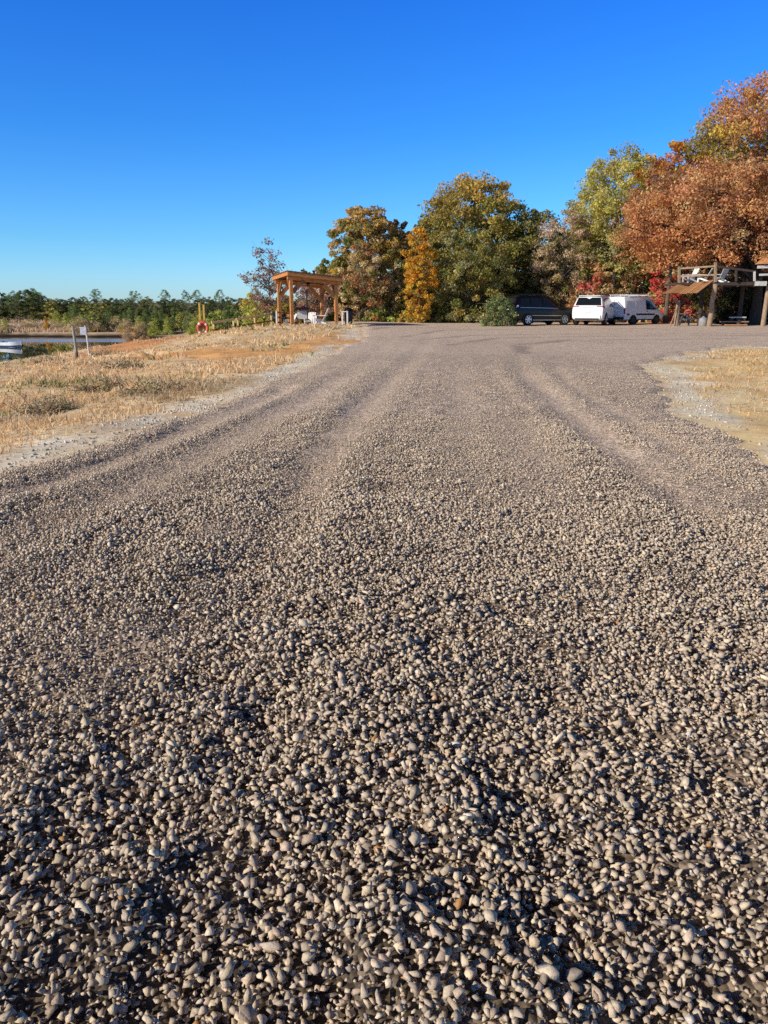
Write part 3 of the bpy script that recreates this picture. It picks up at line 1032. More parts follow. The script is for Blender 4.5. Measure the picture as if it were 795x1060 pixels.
TR('oak_tree', 'tallest oak on the slope with reddish leaves over yellow green and open branches', 'tree', 768, 57, 84, 156, 'dome', 215, RUST[:2] + GOLD + OLV[:3] + [(.30, .14, .06)], 230, 15000, .16, bark_r=.26, nlimb=70, hole=.06, top=(.30, .16, .07), limb_r=.24, twig=1, shell=.5)
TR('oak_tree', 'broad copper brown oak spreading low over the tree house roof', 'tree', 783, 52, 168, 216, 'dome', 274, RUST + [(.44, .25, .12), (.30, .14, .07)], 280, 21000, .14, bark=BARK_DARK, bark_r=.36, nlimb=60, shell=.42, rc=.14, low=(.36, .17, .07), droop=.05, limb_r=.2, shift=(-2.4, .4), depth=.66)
TR('oak_tree', 'russet oak at the edge of the picture behind the broad copper one', 'tree', 850, 58, 110, 150, 'dome', 270, RUST + GOLD[:2], 160, 8000, .18, bark_r=.25)
# second row that closes the wood
for px, Y, top, wpx, pal, lab in ((352, 72, 262, 50, OLV, 'olive tree deep in the wood behind the pavilion end'), (418, 70, 242, 60, OLV + TAN[:1], 'olive tan tree deep behind the gap left of the orange tree'), (445, 74, 226, 80, DKGR + OLV, 'shaded dark tree between the orange tree and biggest oak'), (530, 76, 208, 80, DKGR, 'nearly black tree deep behind the dense dark green one'),
                                  (600, 75, 224, 80, OLV + DKGR, 'dull green tree deep behind the half bare twiggy one'), (672, 74, 185, 90, OLV + YLGR[:1], 'dull green tree deep behind the light green and orange ones'), (740, 70, 190, 110, DKGR + RUST[:2], 'dark brown green tree deep behind the tree house'), (830, 70, 160, 120, OLV + RUST[:1], 'olive brown tree deep behind the tree house platform')):
    TR('forest_tree', lab, 'tree', px, Y, top, wpx, 'dome', 330, pal, 150, 5200, .22, bark=BARK_DARK, bark_r=.2)

# the deep wood behind, one dark mass
n = 42000
X = rng.uniform(-8, 52, n); Y = rng.uniform(78, 86, n)
top = 2.6 + 3.2 * fbm(X * .35, Y * 0, 191) + 2.5 * sstep(12, 22, X)
Zl = top * rng.random(n) ** .8 + .05
V, F, Cc = leaf_quads(np.stack([X, Y, Zl], 1), .24 * rng.uniform(.6, 1.3, n), np.array(OLV + DKGR + TAN[:1])[rng.integers(0, 9, n)] * rng.uniform(.5, 1.1, (n, 1)))
tag(link('undergrowth', raw_mesh('undergrowth', V, F, Cc), LEAF), 'dark tangled undergrowth deep in the wood behind the yard', kind='stuff')
# undergrowth
BUSH = [(393, 58, 316, 44, OLV + YLGR[:2], 'low yellow green shrub at the foot of the olive oak'), (423, 57.5, 322, 34, GOLD + YLGR[:1], 'low golden shrub under the orange tree'), (455, 58, 312, 40, OLV, 'olive shrub under the leafy grey green tree'),
        (498, 60, 300, 36, DKGR + OLV, 'dark shrub behind the juniper bush'), (556, 63, 285, 44, TAN + OLV, 'tan and olive shrub behind the black vehicle'), (583, 61, 292, 36, TAN + ORNG[:1], 'tan shrub with orange leaves above the gap between parked vehicles'),
        (612, 58.5, 274, 56, REDS[1:3] + RUST[:3] + TAN[:2], 'wide pink and red leaved shrub behind the white hatch vehicle'), (650, 59, 284, 50, RUST[:3] + TAN + OLV[:1], 'rust brown shrub behind the white van roof'),
        (694, 57.5, 258, 48, REDS[:3] + RUST[:1] + TAN[:1], 'bright red leaved shrub beside the tree house steps'), (676, 59, 300, 34, TAN + OLV, 'grey olive twiggy shrub in front of the van nose'),
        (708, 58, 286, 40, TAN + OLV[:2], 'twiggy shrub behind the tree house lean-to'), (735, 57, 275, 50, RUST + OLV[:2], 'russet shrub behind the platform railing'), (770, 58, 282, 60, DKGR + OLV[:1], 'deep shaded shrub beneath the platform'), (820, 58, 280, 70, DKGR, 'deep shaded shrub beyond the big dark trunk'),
        (762, 54, 296, 50, [(.012, .016, .008), (.02, .022, .01)], 'nearly black shrub added to paint the shade under the deck'), (803, 54, 294, 60, [(.012, .016, .008), (.02, .022, .01)], 'nearly black shrub added to paint the shade at the far end of the deck'),  # added shrubs, leaves near black to stand in for tree shadow
        (365, 60, 300, 30, RUST[:2] + OLV[:2], 'brownish shrub behind the white stand and bin')]
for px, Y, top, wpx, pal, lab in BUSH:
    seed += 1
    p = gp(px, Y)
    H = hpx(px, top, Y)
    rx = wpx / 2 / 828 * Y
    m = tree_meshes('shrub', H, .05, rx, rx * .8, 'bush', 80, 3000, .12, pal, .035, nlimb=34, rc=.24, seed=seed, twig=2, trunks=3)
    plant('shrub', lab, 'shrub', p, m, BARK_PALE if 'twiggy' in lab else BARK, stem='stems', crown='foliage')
seed += 1
p = gp(518, 49.6)
m = tree_meshes('juniper', hpx(518, 304, 49.6), .02, 1.1, .9, 'bush', 70, 5600, .075, JUN, .05, nlimb=30, rc=.26, twig=2, seed=seed, up=.9, sharp=True)
plant('juniper_bush', 'blue green juniper bush at the tail of the black vehicle', 'bush', p, m, BARK, NEEDLE, stem='stems', crown='foliage')
# by the pavilion
TR('sapling', 'thin nearly bare sapling with pinkish grey leaves behind the pavilion roof', 'tree', 279, 56, 247, 46, 'tall', 322, [(.19, .10, .075), (.15, .085, .07), (.22, .14, .10), (.10, .065, .05)], 95, 900, .13, bark=BARK, bark_r=.06, nlimb=80, twig=2, rc=.22, shell=.6)
TR('sapling', 'dusty pink sparse sapling seen through the open pavilion', 'tree', 327, 58, 284, 46, 'round', 326, [(.42, .22, .19), (.34, .18, .14), (.45, .28, .22)], 80, 1500, .11, bark_r=.04, nlimb=60, twig=2, rc=.24)
for px, Y, top, wpx, pal, lab in ((262, 57, 303, 40, YLGR + GOLD[:2], 'yellow green shrub below the nearly bare sapling'), (296, 60, 306, 30, OLV + GOLD[:2], 'olive shrub behind the pavilion front post'), (242, 60, 322, 34, PINE + YLGR[:1], 'dark green shrub behind the yellow handrail'),
                                  (225, 62, 322, 30, YLGR + PINE[:1], 'bright green shrub beside the ring buoy post'), (345, 60, 300, 30, PINE + YLGR[:1], 'green shrub behind the pavilion rear corner'), (318, 61, 312, 40, RUST[:2] + YLGR[:2], 'reddish shrub behind the white chairs'), (280, 62, 316, 34, YLGR + OLV, 'pale green shrub behind the pavilion rails')):
    seed += 1
    p = gp(px, Y)
    m = tree_meshes('shrub', max(1.0, hpx(px, top, Y)), .05, wpx / 2 / 828 * Y, wpx / 2 / 828 * Y * .8, 'bush', 70, 2300, .11, pal, .03, nlimb=24, rc=.25, seed=seed, twig=1, trunks=3)
    plant('shrub', lab, 'shrub', p, m, BARK, stem='stems', crown='foliage')

# ---------------- far shore: a few grown kinds, copied along the bank
KIND = {}


def kind(key, *a, **k):
    global seed
    seed += 1
    k.setdefault('seed', seed)
    a = list(a)
    a[6], a[7] = int(a[6] * 2), a[7] * .72
    GAIN[0] = 2.7
    KIND[key] = tree_meshes(key, *a, **k)
    GAIN[0] = 2.5


for q in range(2):
    kind('pine%d' % q, 8.0, .6, 2.0, 2.0, 'cone', 110, 3600, .16, PINE, .10, nlimb=24, rc=.24, sharp=True, up=.6, shell=.5)
    kind('tallpine%d' % q, 12.0, 4.0, 2.6, 2.6, 'round', 60, 2600, .20, PINE[:3] + DKGR[:1], .14, nlimb=30, rc=.25, sharp=True, up=.6, hole=.1)
    kind('broad%d' % q, 9.0, .3, 3.3, 3.1, 'tall', 120, 4200, .20, DKGR + PINE[:2] + OLV[:1], .16, nlimb=18, shell=.5)
kind('olive', 8.0, .8, 2.6, 2.6, 'dome', 90, 2800, .20, OLV + YLGR[:1], .13, nlimb=20)
kind('young', 4.0, .1, 1.6, 1.6, 'cone', 70, 2200, .13, [(.19, .21, .04), (.15, .18, .035), (.23, .22, .05)], .06, nlimb=12, rc=.27, sharp=True, up=.6)
kind('yellow', 4.2, .2, 1.15, 1.15, 'cone', 60, 1800, .13, [(.30, .17, .015), (.26, .14, .015), (.31, .20, .03)], .05, nlimb=12, rc=.3)
kind('brush', 2.0, .05, 2.2, 1.8, 'bush', 60, 1500, .12, GRAYTW + TAN + OLV[:1], .03, nlimb=24, twig=1, trunks=3, rc=.26)
# (pixel column, distance, top row, kind)
random.seed(5)
FAR = [(-40 + k * 16 + random.uniform(-5, 5), random.uniform(150, 166), random.uniform(306, 314), random.choice(['broad0', 'broad1', 'olive', 'tallpine1'])) for k in range(25)] + [(-22, 138, 303, 'broad0'), (-34, 150, 300, 'broad1'), (3, 140, 301, 'broad1'), (16, 136, 303, 'tallpine0'), (33, 138, 297, 'broad0'), (27, 150, 299, 'broad1'), (44, 142, 304, 'broad1'), (-8, 124, 322, 'olive'), (12, 146, 305, 'broad0'),
       (54, 136, 309, 'olive'), (66, 142, 310, 'broad1'), (60, 150, 308, 'broad0'), (84, 138, 308, 'broad0'), (97, 144, 309, 'broad1'), (105, 136, 311, 'olive'), (116, 142, 315, 'broad0'), (74, 132, 316, 'pine1'), (126, 150, 313, 'broad1'), (91, 130, 315, 'olive'),
       (140, 132, 307, 'tallpine1'), (133, 138, 314, 'broad0'), (152, 140, 313, 'broad1'), (169, 134, 308, 'broad0'), (160, 128, 316, 'pine0'), (181, 142, 312, 'broad1'), (193, 132, 309, 'tallpine0'), (205, 144, 312, 'broad0'), (214, 136, 310, 'broad1'), (228, 130, 307, 'tallpine1'),
       (238, 138, 306, 'broad0'), (250, 132, 313, 'broad1'), (262, 138, 312, 'pine1'), (275, 132, 311, 'broad0'), (292, 136, 312, 'broad1'), (310, 132, 311, 'olive'), (330, 132, 310, 'broad0'), (222, 144, 311, 'broad0'), (172, 148, 311, 'broad0'), (110, 150, 312, 'broad1'), (148, 150, 311, 'broad0'),
       (67, 122, 322, 'young'), (82, 120, 324, 'young'), (98, 119, 315, 'pine0'), (110, 121, 319, 'pine1'), (121, 122, 323, 'young'), (3, 117, 327, 'young'), (57, 126, 320, 'young'), (76, 124, 319, 'pine0'), (90, 118, 326, 'young'), (104, 117, 328, 'young'),
       (133, 116, 320, 'pine0'), (143, 113, 325, 'young'), (150, 114, 321, 'pine1'), (165, 112, 321, 'pine1'), (178, 110, 318, 'pine0'), (194, 108, 316, 'pine1'), (186, 116, 322, 'young'), (208, 110, 319, 'young'), (172, 108, 329, 'young'), (158, 108, 327, 'young'), (240, 110, 320, 'pine0'), (255, 112, 317, 'pine1'), (228, 114, 321, 'young'), (217, 106, 325, 'young'), (200, 102, 327, 'young'), (272, 110, 320, 'young'), (246, 104, 326, 'young'), (262, 104, 325, 'young'),
       (46, 117, 326, 'yellow')]
LAB = {'broad': ('broadleaf_tree', 'dark rounded broadleaf tree in the treeline across the lake', 'tree', 'dark broadleaf trees across the lake'), 'tallpine': ('pine_tree', 'tall open crowned pine rising above the treeline across the lake', 'tree', 'tall pines across the lake'),
       'pine': ('pine_tree', 'mid green pointed pine on the bank across the lake', 'tree', 'pointed pines across the lake'), 'olive': ('broadleaf_tree', 'olive green broadleaf tree in the treeline across the lake', 'tree', 'olive trees across the lake'),
       'young': ('pine_sapling', 'short yellow green young pine by the far shore', 'tree', 'young pines by the far shore'), 'yellow': ('yellow_tree', 'small bright yellow autumn tree standing on the far shore', 'tree', None), 'brush': ('shrub', 'grey brown leafless shrub along the far waterline', 'shrub', 'leafless shrubs along the far waterline')}
for px, Y, top, kd in FAR:
    k0 = kd.rstrip('01')
    nm, lab, cat, grp = LAB[k0]
    p = gp(px, Y, -.1)
    H0 = {'pine': 8, 'tallpine': 12, 'broad': 9, 'olive': 8, 'young': 4, 'yellow': 4.2}[k0]
    s = max(.45, (at(px, top, Y)[2] - p[2]) / H0)
    q = random.uniform(.85, 1.2)
    sxy = s * q * {'broad': 1.2, 'olive': 1.15, 'young': 1.1}.get(k0, 1.0)
    plant(nm, lab, cat, p, KIND[kd], BARK, NEEDLE if k0 in ('pine', 'tallpine', 'young') else LEAF, grp, random.uniform(0, 6.28), (sxy, sxy, s))
# the young growth filling the far bank right of the open slope, each its own tree
for k in range(30):
    px = 76 + k * 7.4 + random.uniform(-2, 2)
    Y = random.uniform(116, 130) if px < 132 else random.uniform(104, 128)
    kd = random.choice(['young', 'young', 'pine0', 'pine1', 'olive', 'broad0'])
    k0 = kd.rstrip('01')
    nm, lab, cat, grp = LAB[k0]
    p = gp(px, Y, -.1)
    s = max(.35, (at(px, random.uniform(321, 332), Y)[2] - p[2]) / {'pine': 8, 'broad': 9, 'olive': 8, 'young': 4}[k0])
    q = random.uniform(1.0, 1.35)
    plant(nm, lab, cat, p, KIND[kd], BARK, NEEDLE if k0 in ('pine', 'young') else LEAF, grp, random.uniform(0, 6.28), (s * q, s * q, s))
for k in range(26):
    px = -30 + k * 7.0 + random.uniform(-3, 3)
    Y = random.uniform(113.5, 121) + (0 if px < 130 else -6)
    nm, lab, cat, grp = LAB['brush']
    s = random.uniform(.5, 1.05) * (.6 if px < 75 else 1)
    plant(nm, lab, cat, gp(px, Y, -.05), KIND['brush'], BARK_PALE, LEAF, grp, random.uniform(0, 6.28), (s * 1.2, s, s), stem='stems', crown='foliage')
# dead weeds standing in the near bank
kind('weed', .30, .0, .8, .6, 'bush', 40, 420, .045, [(.18, .14, .09), (.13, .11, .07), (.22, .16, .09), (.16, .15, .07)], .012, nlimb=24, twig=2, trunks=3, rc=.3)
for px, py, Y, s, lab in ((45, 373, 36, 1.6, 'dark dead weed clump by the water left of the two posts'), (108, 366, 38, 1.3, 'grey dead weeds behind the white leaning stick'), (125, 385, 23, 1.0, 'brown weed clump in the middle of the dry bank'), (150, 412, 13.5, .8, 'dark weed clump nearest the road on the dry bank'),
                          (95, 402, 16, .9, 'greenish weed clump in the stony hollow of the bank'), (40, 420, 12.5, .8, 'low grey weed clump at the stony hollow left edge')):
    p = gp(lonx and px, Y)
    plant('weed_clump', lab, 'weed', p, KIND['weed'], BARK, LEAF, None, random.uniform(0, 6.28), (s, s, s), stem='stems', crown='foliage')
kind('reed', 1.5, .0, 1.1, .8, 'bush', 50, 900, .10, [(.26, .18, .09), (.22, .15, .07), (.18, .13, .06)], .012, nlimb=30, twig=1, trunks=3, rc=.3)
for px, Y, s, lab in ((132, 46, .5, 'straw coloured shrub at the end of the water'), (146, 50, .5, 'pale straw shrub beside the clay shore')):
    plant('shrub', lab, 'shrub', gp(px, Y), KIND['reed'], BARK_PALE, LEAF, None, 0, (s, s, s * 1.2), stem='stems', crown='foliage')
# ------------------------------------------------------------------ timber pavilion
WOOD = mat('cedar_timber', (.54, .235, .075), .65, .35, 5, .3, stretch=(1, 1, 5))
WOODD = mat('shaded_timber', (.26, .12, .05), .7, .35, 5, .3, stretch=(5, 5, 1))  # darker copy of the cedar timber, shade put into the colour
SHINGLE = mat('brown_roofing', (.20, .10, .055), .85, .3, 14, .5)
WHITE = mat('white_paint', (.80, .79, .75), .5, .06, 4)
GREYW = mat('weathered_wood', (.36, .34, .31), .85, .3, 5, .4, stretch=(4, 4, .6))
PALEW = mat('pale_wood', (.62, .60, .55), .8, .2, 5, .3, stretch=(4, 4, .6))
RAILW = mat('new_lumber', (.78, .60, .30), .75, .2, 5, .2, stretch=(1, 4, 4))
BLACKM = mat('black_metal', (.025, .025, .027), .45, .2, 8, metal=.3)
DARKP = mat('dark_plastic', (.030, .032, .036), .5, .15, 8)

zg = lambda x, y: float(gz(np.array([x]), np.array([y]))[0])
N_ = Vector((lonx(299, 47.0), 47.0, 0))
px0 = Vector(((2.94), 1.3, 0)).normalized()           # along the front
py0 = Vector((-px0.y, px0.x, 0))                       # to the back
rot = math.atan2(px0.y, px0.x)
base = zg(N_.x + 1, N_.y + 1)
R_ = thing('timber_pavilion', 'open brown timber pavilion with slanted roof on the grassy rise', 'pavilion', (N_.x, N_.y, base), rot)
LX, LY = 3.35, 3.3                                     # roof plan, local x along the front, y to the back


def roof_z(x, y):
    return 3.05 - .095 * x - .06 * y


m = MB()
pts = [(0, 0), (LX, 0), (LX, LY), (0, LY)]
m.add([(a, b, roof_z(a, b)) for a, b in pts] + [(a, b, roof_z(a, b) + .035) for a, b in pts], [(0, 1, 2, 3), (4, 5, 6, 7), (0, 1, 5, 4), (1, 2, 6, 5), (2, 3, 7, 6), (3, 0, 4, 7)])
roof = m.build('roof', WOOD, R_)
m = MB()
e = .06
pts = [(-e, -e), (LX + e, -e), (LX + e, LY + e), (-e, LY + e)]
m.add([(a, b, roof_z(a, b) + .037) for a, b in pts] + [(a, b, roof_z(a, b) + .075) for a, b in pts], [(0, 1, 2, 3), (4, 5, 6, 7), (0, 1, 5, 4), (1, 2, 6, 5), (2, 3, 7, 6), (3, 0, 4, 7)])
m.build('roofing', SHINGLE, roof)
fas = MB()
for a, b in (((0, 0), (LX, 0)), ((LX, 0), (LX, LY)), ((LX, LY), (0, LY)), ((0, LY), (0, 0))):
    fas.beam((a[0], a[1], roof_z(*a) - .09), (b[0], b[1], roof_z(*b) - .09), .05, .20)
fas.build('fascia', WOOD, R_)
raf = MB()
for k in range(1, 9):
    x_ = LX * k / 9
    raf.beam((x_, .05, roof_z(x_, .05) - .07), (x_, LY - .05, roof_z(x_, LY) - .07), .05, .13)
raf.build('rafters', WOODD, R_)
PX, PY = (.28, LX - .26), (.35, LY - .4)
for j, y_ in enumerate(PY):
    b_ = MB()
    zb = roof_z(1.6, y_) - .27
    b_.beam((-.0 + .06, y_, roof_z(0, y_) - .27), (LX - .06, y_, roof_z(LX, y_) - .27), .14, .24)
    b_.build('beam', WOOD, R_, bevel=.01)
    for i, x_ in enumerate(PX):
        p = MB().box((x_, y_, (roof_z(x_, y_) - .39) / 2 - .15), (.2, .2, roof_z(x_, y_) - .39 + .3))
        p.build('post', WOOD, R_, bevel=.015)
        s_ = 1 if i == 0 else -1
        br = MB()
        br.beam((x_ + s_ * .09, y_, roof_z(x_, y_) - 1.08), (x_ + s_ * .78, y_, roof_z(x_, y_) - .38), .14, .24)
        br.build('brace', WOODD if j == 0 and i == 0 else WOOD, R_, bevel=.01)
        br = MB()
        t_ = 1 if j == 0 else -1
        br.beam((x_, y_ + t_ * .09, roof_z(x_, y_) - 1.0), (x_, y_ + t_ * .65, roof_z(x_, y_) - .32), .10, .13)
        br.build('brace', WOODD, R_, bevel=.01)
loc2w = lambda x, y: (N_.x + px0.x * x + py0.x * y, N_.y + px0.y * x + py0.y * y)
# swing bed frame hanging under the beam shows as a pale bar and a lamp
hx, hy = loc2w(1.75, 1.6)
f = thing('ceiling_fan', 'dark fan with pale blades hanging under the pavilion roof', 'fan', (hx, hy, base + 2.38), rot)
MB().tube([(0, 0, .48), (0, 0, .1)], .02, 8).build('rod', BLACKM, f)
MB().lathe([(.02, .12), (.10, .10), (.13, .02), (.10, -.06), (.03, -.09)], 14).build('motor', BLACKM, f)
for k in range(5):
    a_ = k * 2 * math.pi / 5
    MB().beam((.12 * math.cos(a_), .12 * math.sin(a_), 0), (.72 * math.cos(a_), .72 * math.sin(a_), .0), .13, .014).build('blade', PALEW, f)


def deck_chair(x, y, rz, label, z=None, s=1.0):
    """White slatted lounge chair with a reclined fan back; local +x is the way the sitter faces."""
    t = thing('garden_chair', label, 'chair', (x, y, (zg(x, y) if z is None else z)), rz, 'white slatted garden chairs by the pavilion')
    t.scale = (s, s, s)
    b = MB()
    for k in range(5):
        w_ = -.22 + .11 * k
        b.beam((-.18, w_ * .85, .32), (-.52, w_ * 1.15, 1.02 - .5 * w_ * w_), .095, .022, up=(1, 0, 0))
    b.build('backrest', WHITE, t)
    b = MB()
    for k in range(6):
        q = k / 5
        b.beam((-.18 + .56 * q, -.26, .30 + .10 * q), (-.18 + .56 * q, .26, .30 + .10 * q), .09, .022)
    b.build('seat', WHITE, t)
    for sy in (-1, 1):
        MB().beam((-.42, sy * .31, .56), (.42, sy * .33, .58), .13, .025).build('arm', WHITE, t)
        MB().beam((.36, sy * .30, -.02), (.36, sy * .30, .565), .10, .03).build('leg', WHITE, t)
        MB().beam((.40, sy * .275, .36), (-.62, sy * .275, -.01), .03, .12).build('leg', WHITE, t)
    return t


x_, y_, _ = at(332, 335, 48.6)
deck_chair(x_, y_, math.radians(172), 'large white slatted chair seen from its side under the pavilion, back to the rear post')
x_, y_, _ = at(321, 335, 50.2)
deck_chair(x_, y_, math.radians(255), 'white slatted chair facing forward beside the large side-on one', s=.85)
x_, y_, _ = at(300, 335, 49.8)
deck_chair(x_, y_, math.radians(200), 'white slatted chair half hidden by the pavilion front post', s=.85)
# notice / fish cleaning station: white panel under a small dark roof
x_, y_, _ = at(313, 335, 51.5)
st = thing('notice_board', 'white board under a small dark roof standing behind the pavilion post', 'board', (x_, y_, zg(x_, y_)), .25)
for sx in (-.36, .36):
    MB().box((sx, 0, .45), (.07, .07, 1.1)).build('post', WOODD, st)
MB().box((0, -.045, .62), (.62, .02, .46)).build('panel', WHITE, st)
m = MB()
m.add([(-.52, -.25, .96), (.52, -.25, .96), (.52, .25, .96), (-.52, .25, .96), (-.38, 0, 1.12), (.38, 0, 1.12)], [(0, 1, 5, 4), (2, 3, 4, 5), (1, 2, 5), (3, 0, 4), (0, 3, 2, 1)])
m.build('roof', BLACKM, st)
# dark kettle smoker between the fence posts
x_, y_, _ = at(289, 335, 50.5)
gr = thing('barbecue_grill', 'black barrel barbecue grill behind the pale rail posts beside the pavilion', 'grill', (x_, y_, zg(x_, y_)), .2)
m = MB(); m.lathe([(.02, -.42), (.22, -.42), (.26, -.36), (.26, .36), (.22, .42), (.02, .42)], 18, axis='y'); 
o = m.build('barrel', BLACKM, gr, smooth=40); o.rotation_euler = (0, 0, math.pi / 2); o.location = (0, 0, .62)
for sx in (-.3, .3):
    for sy in (-.16, .16):
        MB().beam((sx, sy, .5), (sx * 1.15, sy * 1.3, -.02), .035, .035).build('leg', BLACKM, gr)
MB().box((0, -.33, .60), (.7, .14, .02)).build('shelf', PALEW, gr)


def rail_post(px, py, Y, h, w_, label, mt, rz=0, dia=0.0, cap=False):
    x_, y_, _ = at(px, py, Y)
    z_ = zg(x_, y_)
    return x_, y_, z_


# low rail with pale posts on the lake side of the pavilion
fx = [(286.5, 49.2), (292, 49.6), (318, 52.6)]
P0, P1 = gp(286, 49.2), gp(304, 53.0)
ra = thing('wooden_railing', 'pale wooden rail fence on the lake side of the pavilion', 'railing', P0, math.atan2(P1[1] - P0[1], P1[0] - P0[0]))
Lr = math.hypot(P1[0] - P0[0], P1[1] - P0[1])
dz = P1[2] - P0[2]
for k, (q, mt, h) in enumerate(((0, PALEW, 1.0), (.33, WOOD, 1.0), (.66, WOOD, 1.0), (1, PALEW, 1.0))):
    MB().box((q * Lr, 0, q * dz + h / 2 - .1), (.10, .10, h + .2)).build('post', mt, ra)
for hh_ in (.32, .62, .92):
    MB().beam((0, -.07, hh_), (Lr, -.07, hh_ + dz), .035, .10).build('rail', WOODD, ra)
# tall thin pole at the back of the pavilion
p = gp(317.5, 53.5)
t = thing('light_pole', 'thin dark rust pole standing behind the pavilion opening', 'pole', p)
MB().tube([(0, 0, -.2), (.01, 0, 2.25)], [.05, .04], 8).build('shaft', BLACKM, t)
MB().box((0, -.02, 2.27), (.16, .16, .10)).build('lamp_head', BLACKM, t)

# white frame and dark bin to the right of the pavilion
x_, y_, _ = at(357, 336, 48.5)
t = thing('bin_stand', 'white two legged stand at the road edge beside the pavilion', 'stand', (x_, y_, zg(x_, y_)), .1)
for sx in (-.15, .15):
    MB().box((sx, 0, .40), (.085, .085, .9)).build('leg', WHITE, t)
MB().box((0, 0, .87), (.40, .11, .05)).build('top', WHITE, t)
x_, y_, _ = at(361, 336, 49.4)
t = thing('rubbish_bin', 'dark grey rubbish bin behind the white two legged stand', 'bin', (x_, y_, zg(x_, y_)), .2)
MB().lathe([(.20, -.05), (.22, .0), (.27, .85), (.28, .88)], 18).build('barrel', DARKP, t, smooth=40)
MB().lathe([(.30, .88), (.30, .93), (.24, 1.03), (.08, 1.10), (.02, 1.11)], 18).build('lid', BLACKM, t, smooth=40)

# ------------------------------------------------------------------ ring buoy on its yellow post, handrail down to the water
YEL = mat('yellow_paint', (.56, .38, .09), .55, .15, 6)
BUOY = mat('faded_red', (.62, .12, .07), .5, .15, 5)
BUOYW = mat('buoy_white', (.78, .70, .62), .5, .08, 5)
x_, y_, _ = at(210, 346, 46)
zb = zg(x_, y_)
hp = at(210, 314, 46)[2] - zb
t = thing('buoy_post', 'twin yellow posts holding a ring buoy on the lake bank', 'post', (x_, y_, zb), .05)
for sx, hh_, c in ((-.10, hp, YEL), (.14, hp - .12, YEL)):
    MB().box((sx, 0, hh_ / 2 - .15), (.10, .09, hh_ + .3)).build('post', c, t, bevel=.012)
    MB().box((sx, 0, hh_ + .02), (.13, .12, .05)).build('cap', YEL, t)
MB().box((.02, -.07, .50), (.42, .03, .42)).build('backing_board', mat('red_board', (.42, .12, .05), .6, .2, 5), t)
t2 = thing('ring_buoy', 'faded red ring buoy with pale bands hanging on the yellow posts', 'buoy', (x_ + .06, y_ - .17, at(211, 339.5, 46)[2]), .05)
m, wb = MB(), MB()
Rr, rr_ = .27, .085
for nm, rng_, mb in (('r', 1, m), ('w', 0, wb)):
    for q in range(4):
        a0 = math.pi / 4 + q * math.pi / 2 + (.17 if rng_ else -.17)
        a1 = a0 + (math.pi / 2 - .34 if rng_ else .34)
        nn = 8 if rng_ else 3
        r_ = rr_ if rng_ else rr_ * 1.06
        mb.tube([(Rr * math.cos(a0 + (a1 - a0) * k / nn), 0, Rr * 1.18 * math.sin(a0 + (a1 - a0) * k / nn)) for k in range(nn + 1)], r_, 10)
m.build('ring', BUOY, t2, smooth=50)
wb.build('bands', BUOYW, t2, smooth=50)

A_, B_ = at(219, 334, 47), at(282, 325, 52)
ga, gb = zg(A_[0], A_[1]), zg(B_[0], B_[1])
t = thing('handrail', 'long yellowish lumber handrail sloping up from the ring buoy to the pavilion', 'handrail', (A_[0], A_[1], ga), 0)
d_ = Vector(B_) - Vector(A_)
o_ = Vector(A_) - Vector((A_[0], A_[1], ga))
for q0, q1 in ((0, .35), (.38, 1.0)):
    MB().beam(o_ + d_ * q0, o_ + d_ * q1, .05, .13).build('top_rail', RAILW, t)
    MB().beam(o_ + d_ * q0 + Vector((0, .06, -.42)), o_ + d_ * q1 + Vector((0, .06, -.42)), .04, .09).build('lower_rail', WOODD, t)
for q in (.02, .33, .40, .68, .97):
    X_ = A_[0] + d_.x * q
    Y_ = A_[1] + d_.y * q
    zt = A_[2] + d_.z * q - .03
    zz = min(zg(X_, Y_), zt - .4) - .2
    MB().box((X_ - A_[0], Y_ - A_[1] + .06, (zt + zz) / 2 - ga), (.09, .07, zt - zz)).build('post', RAILW, t)

# ------------------------------------------------------------------ two posts by the water, dinghy
x_, y_, _ = at(80, 376, 38)
zb = zg(x_, y_)
hp = at(80, 337.5, 38)[2] - zb
t = thing('fence_post', 'tall grey weathered post leaning in the grass by the water', 'post', (x_, y_, zb))
MB().tube([(.03, 0, -.3), (0, .0, hp * .5), (-.05, .02, hp)], [.085, .07, .06], 10, wob=.08).build('shaft', GREYW, t, smooth=50)
MB().tube([(.06, -.1, .0), (.05, -.1, hp * .3)], [.10, .08], 10, wob=.2).build('vine_foot', BARK, t)
x1, y1, _ = at(92, 368, 40)
zb1 = zg(x1, y1)
hp1 = at(91, 337, 40)[2] - zb1
t = thing('fence_post', 'slim white post standing beside the grey weathered one', 'post', (x1, y1, zb1))
MB().tube([(.03, 0, -.3), (0, 0, hp1 * .6), (-.05, 0, hp1)], [.05, .047, .045], 10, wob=.05).build('shaft', PALEW, t, smooth=50)
p = at(86, 343, 39)
t = thing('sign_panel', 'small whitish notice hung between the two posts by the water', 'sign', (p[0], p[1], p[2] - .18), .1)
MB().box((0, 0, .2), (.30, .02, .38)).build('panel', mat('faded_sign', (.60, .62, .66), .6, .3, 9, col2=(.30, .32, .40)), t)
MB().beam((-.32, .01, .36), (.30, .01, .33), .02, .03).build('cross_wire', GREYW, t)
q0, q1 = at(93, 366.5, 39), at(101, 371, 36.5)
t = thing('leaning_stick', 'white stick fallen against the foot of the slim white post', 'stick', (q1[0], q1[1], zg(q1[0], q1[1])))
MB().tube([(0, 0, .03), (q0[0] - q1[0], q0[1] - q1[1], max(.1, q0[2] - zg(q1[0], q1[1])))], [.035, .03], 8).build('shaft', PALEW, t)

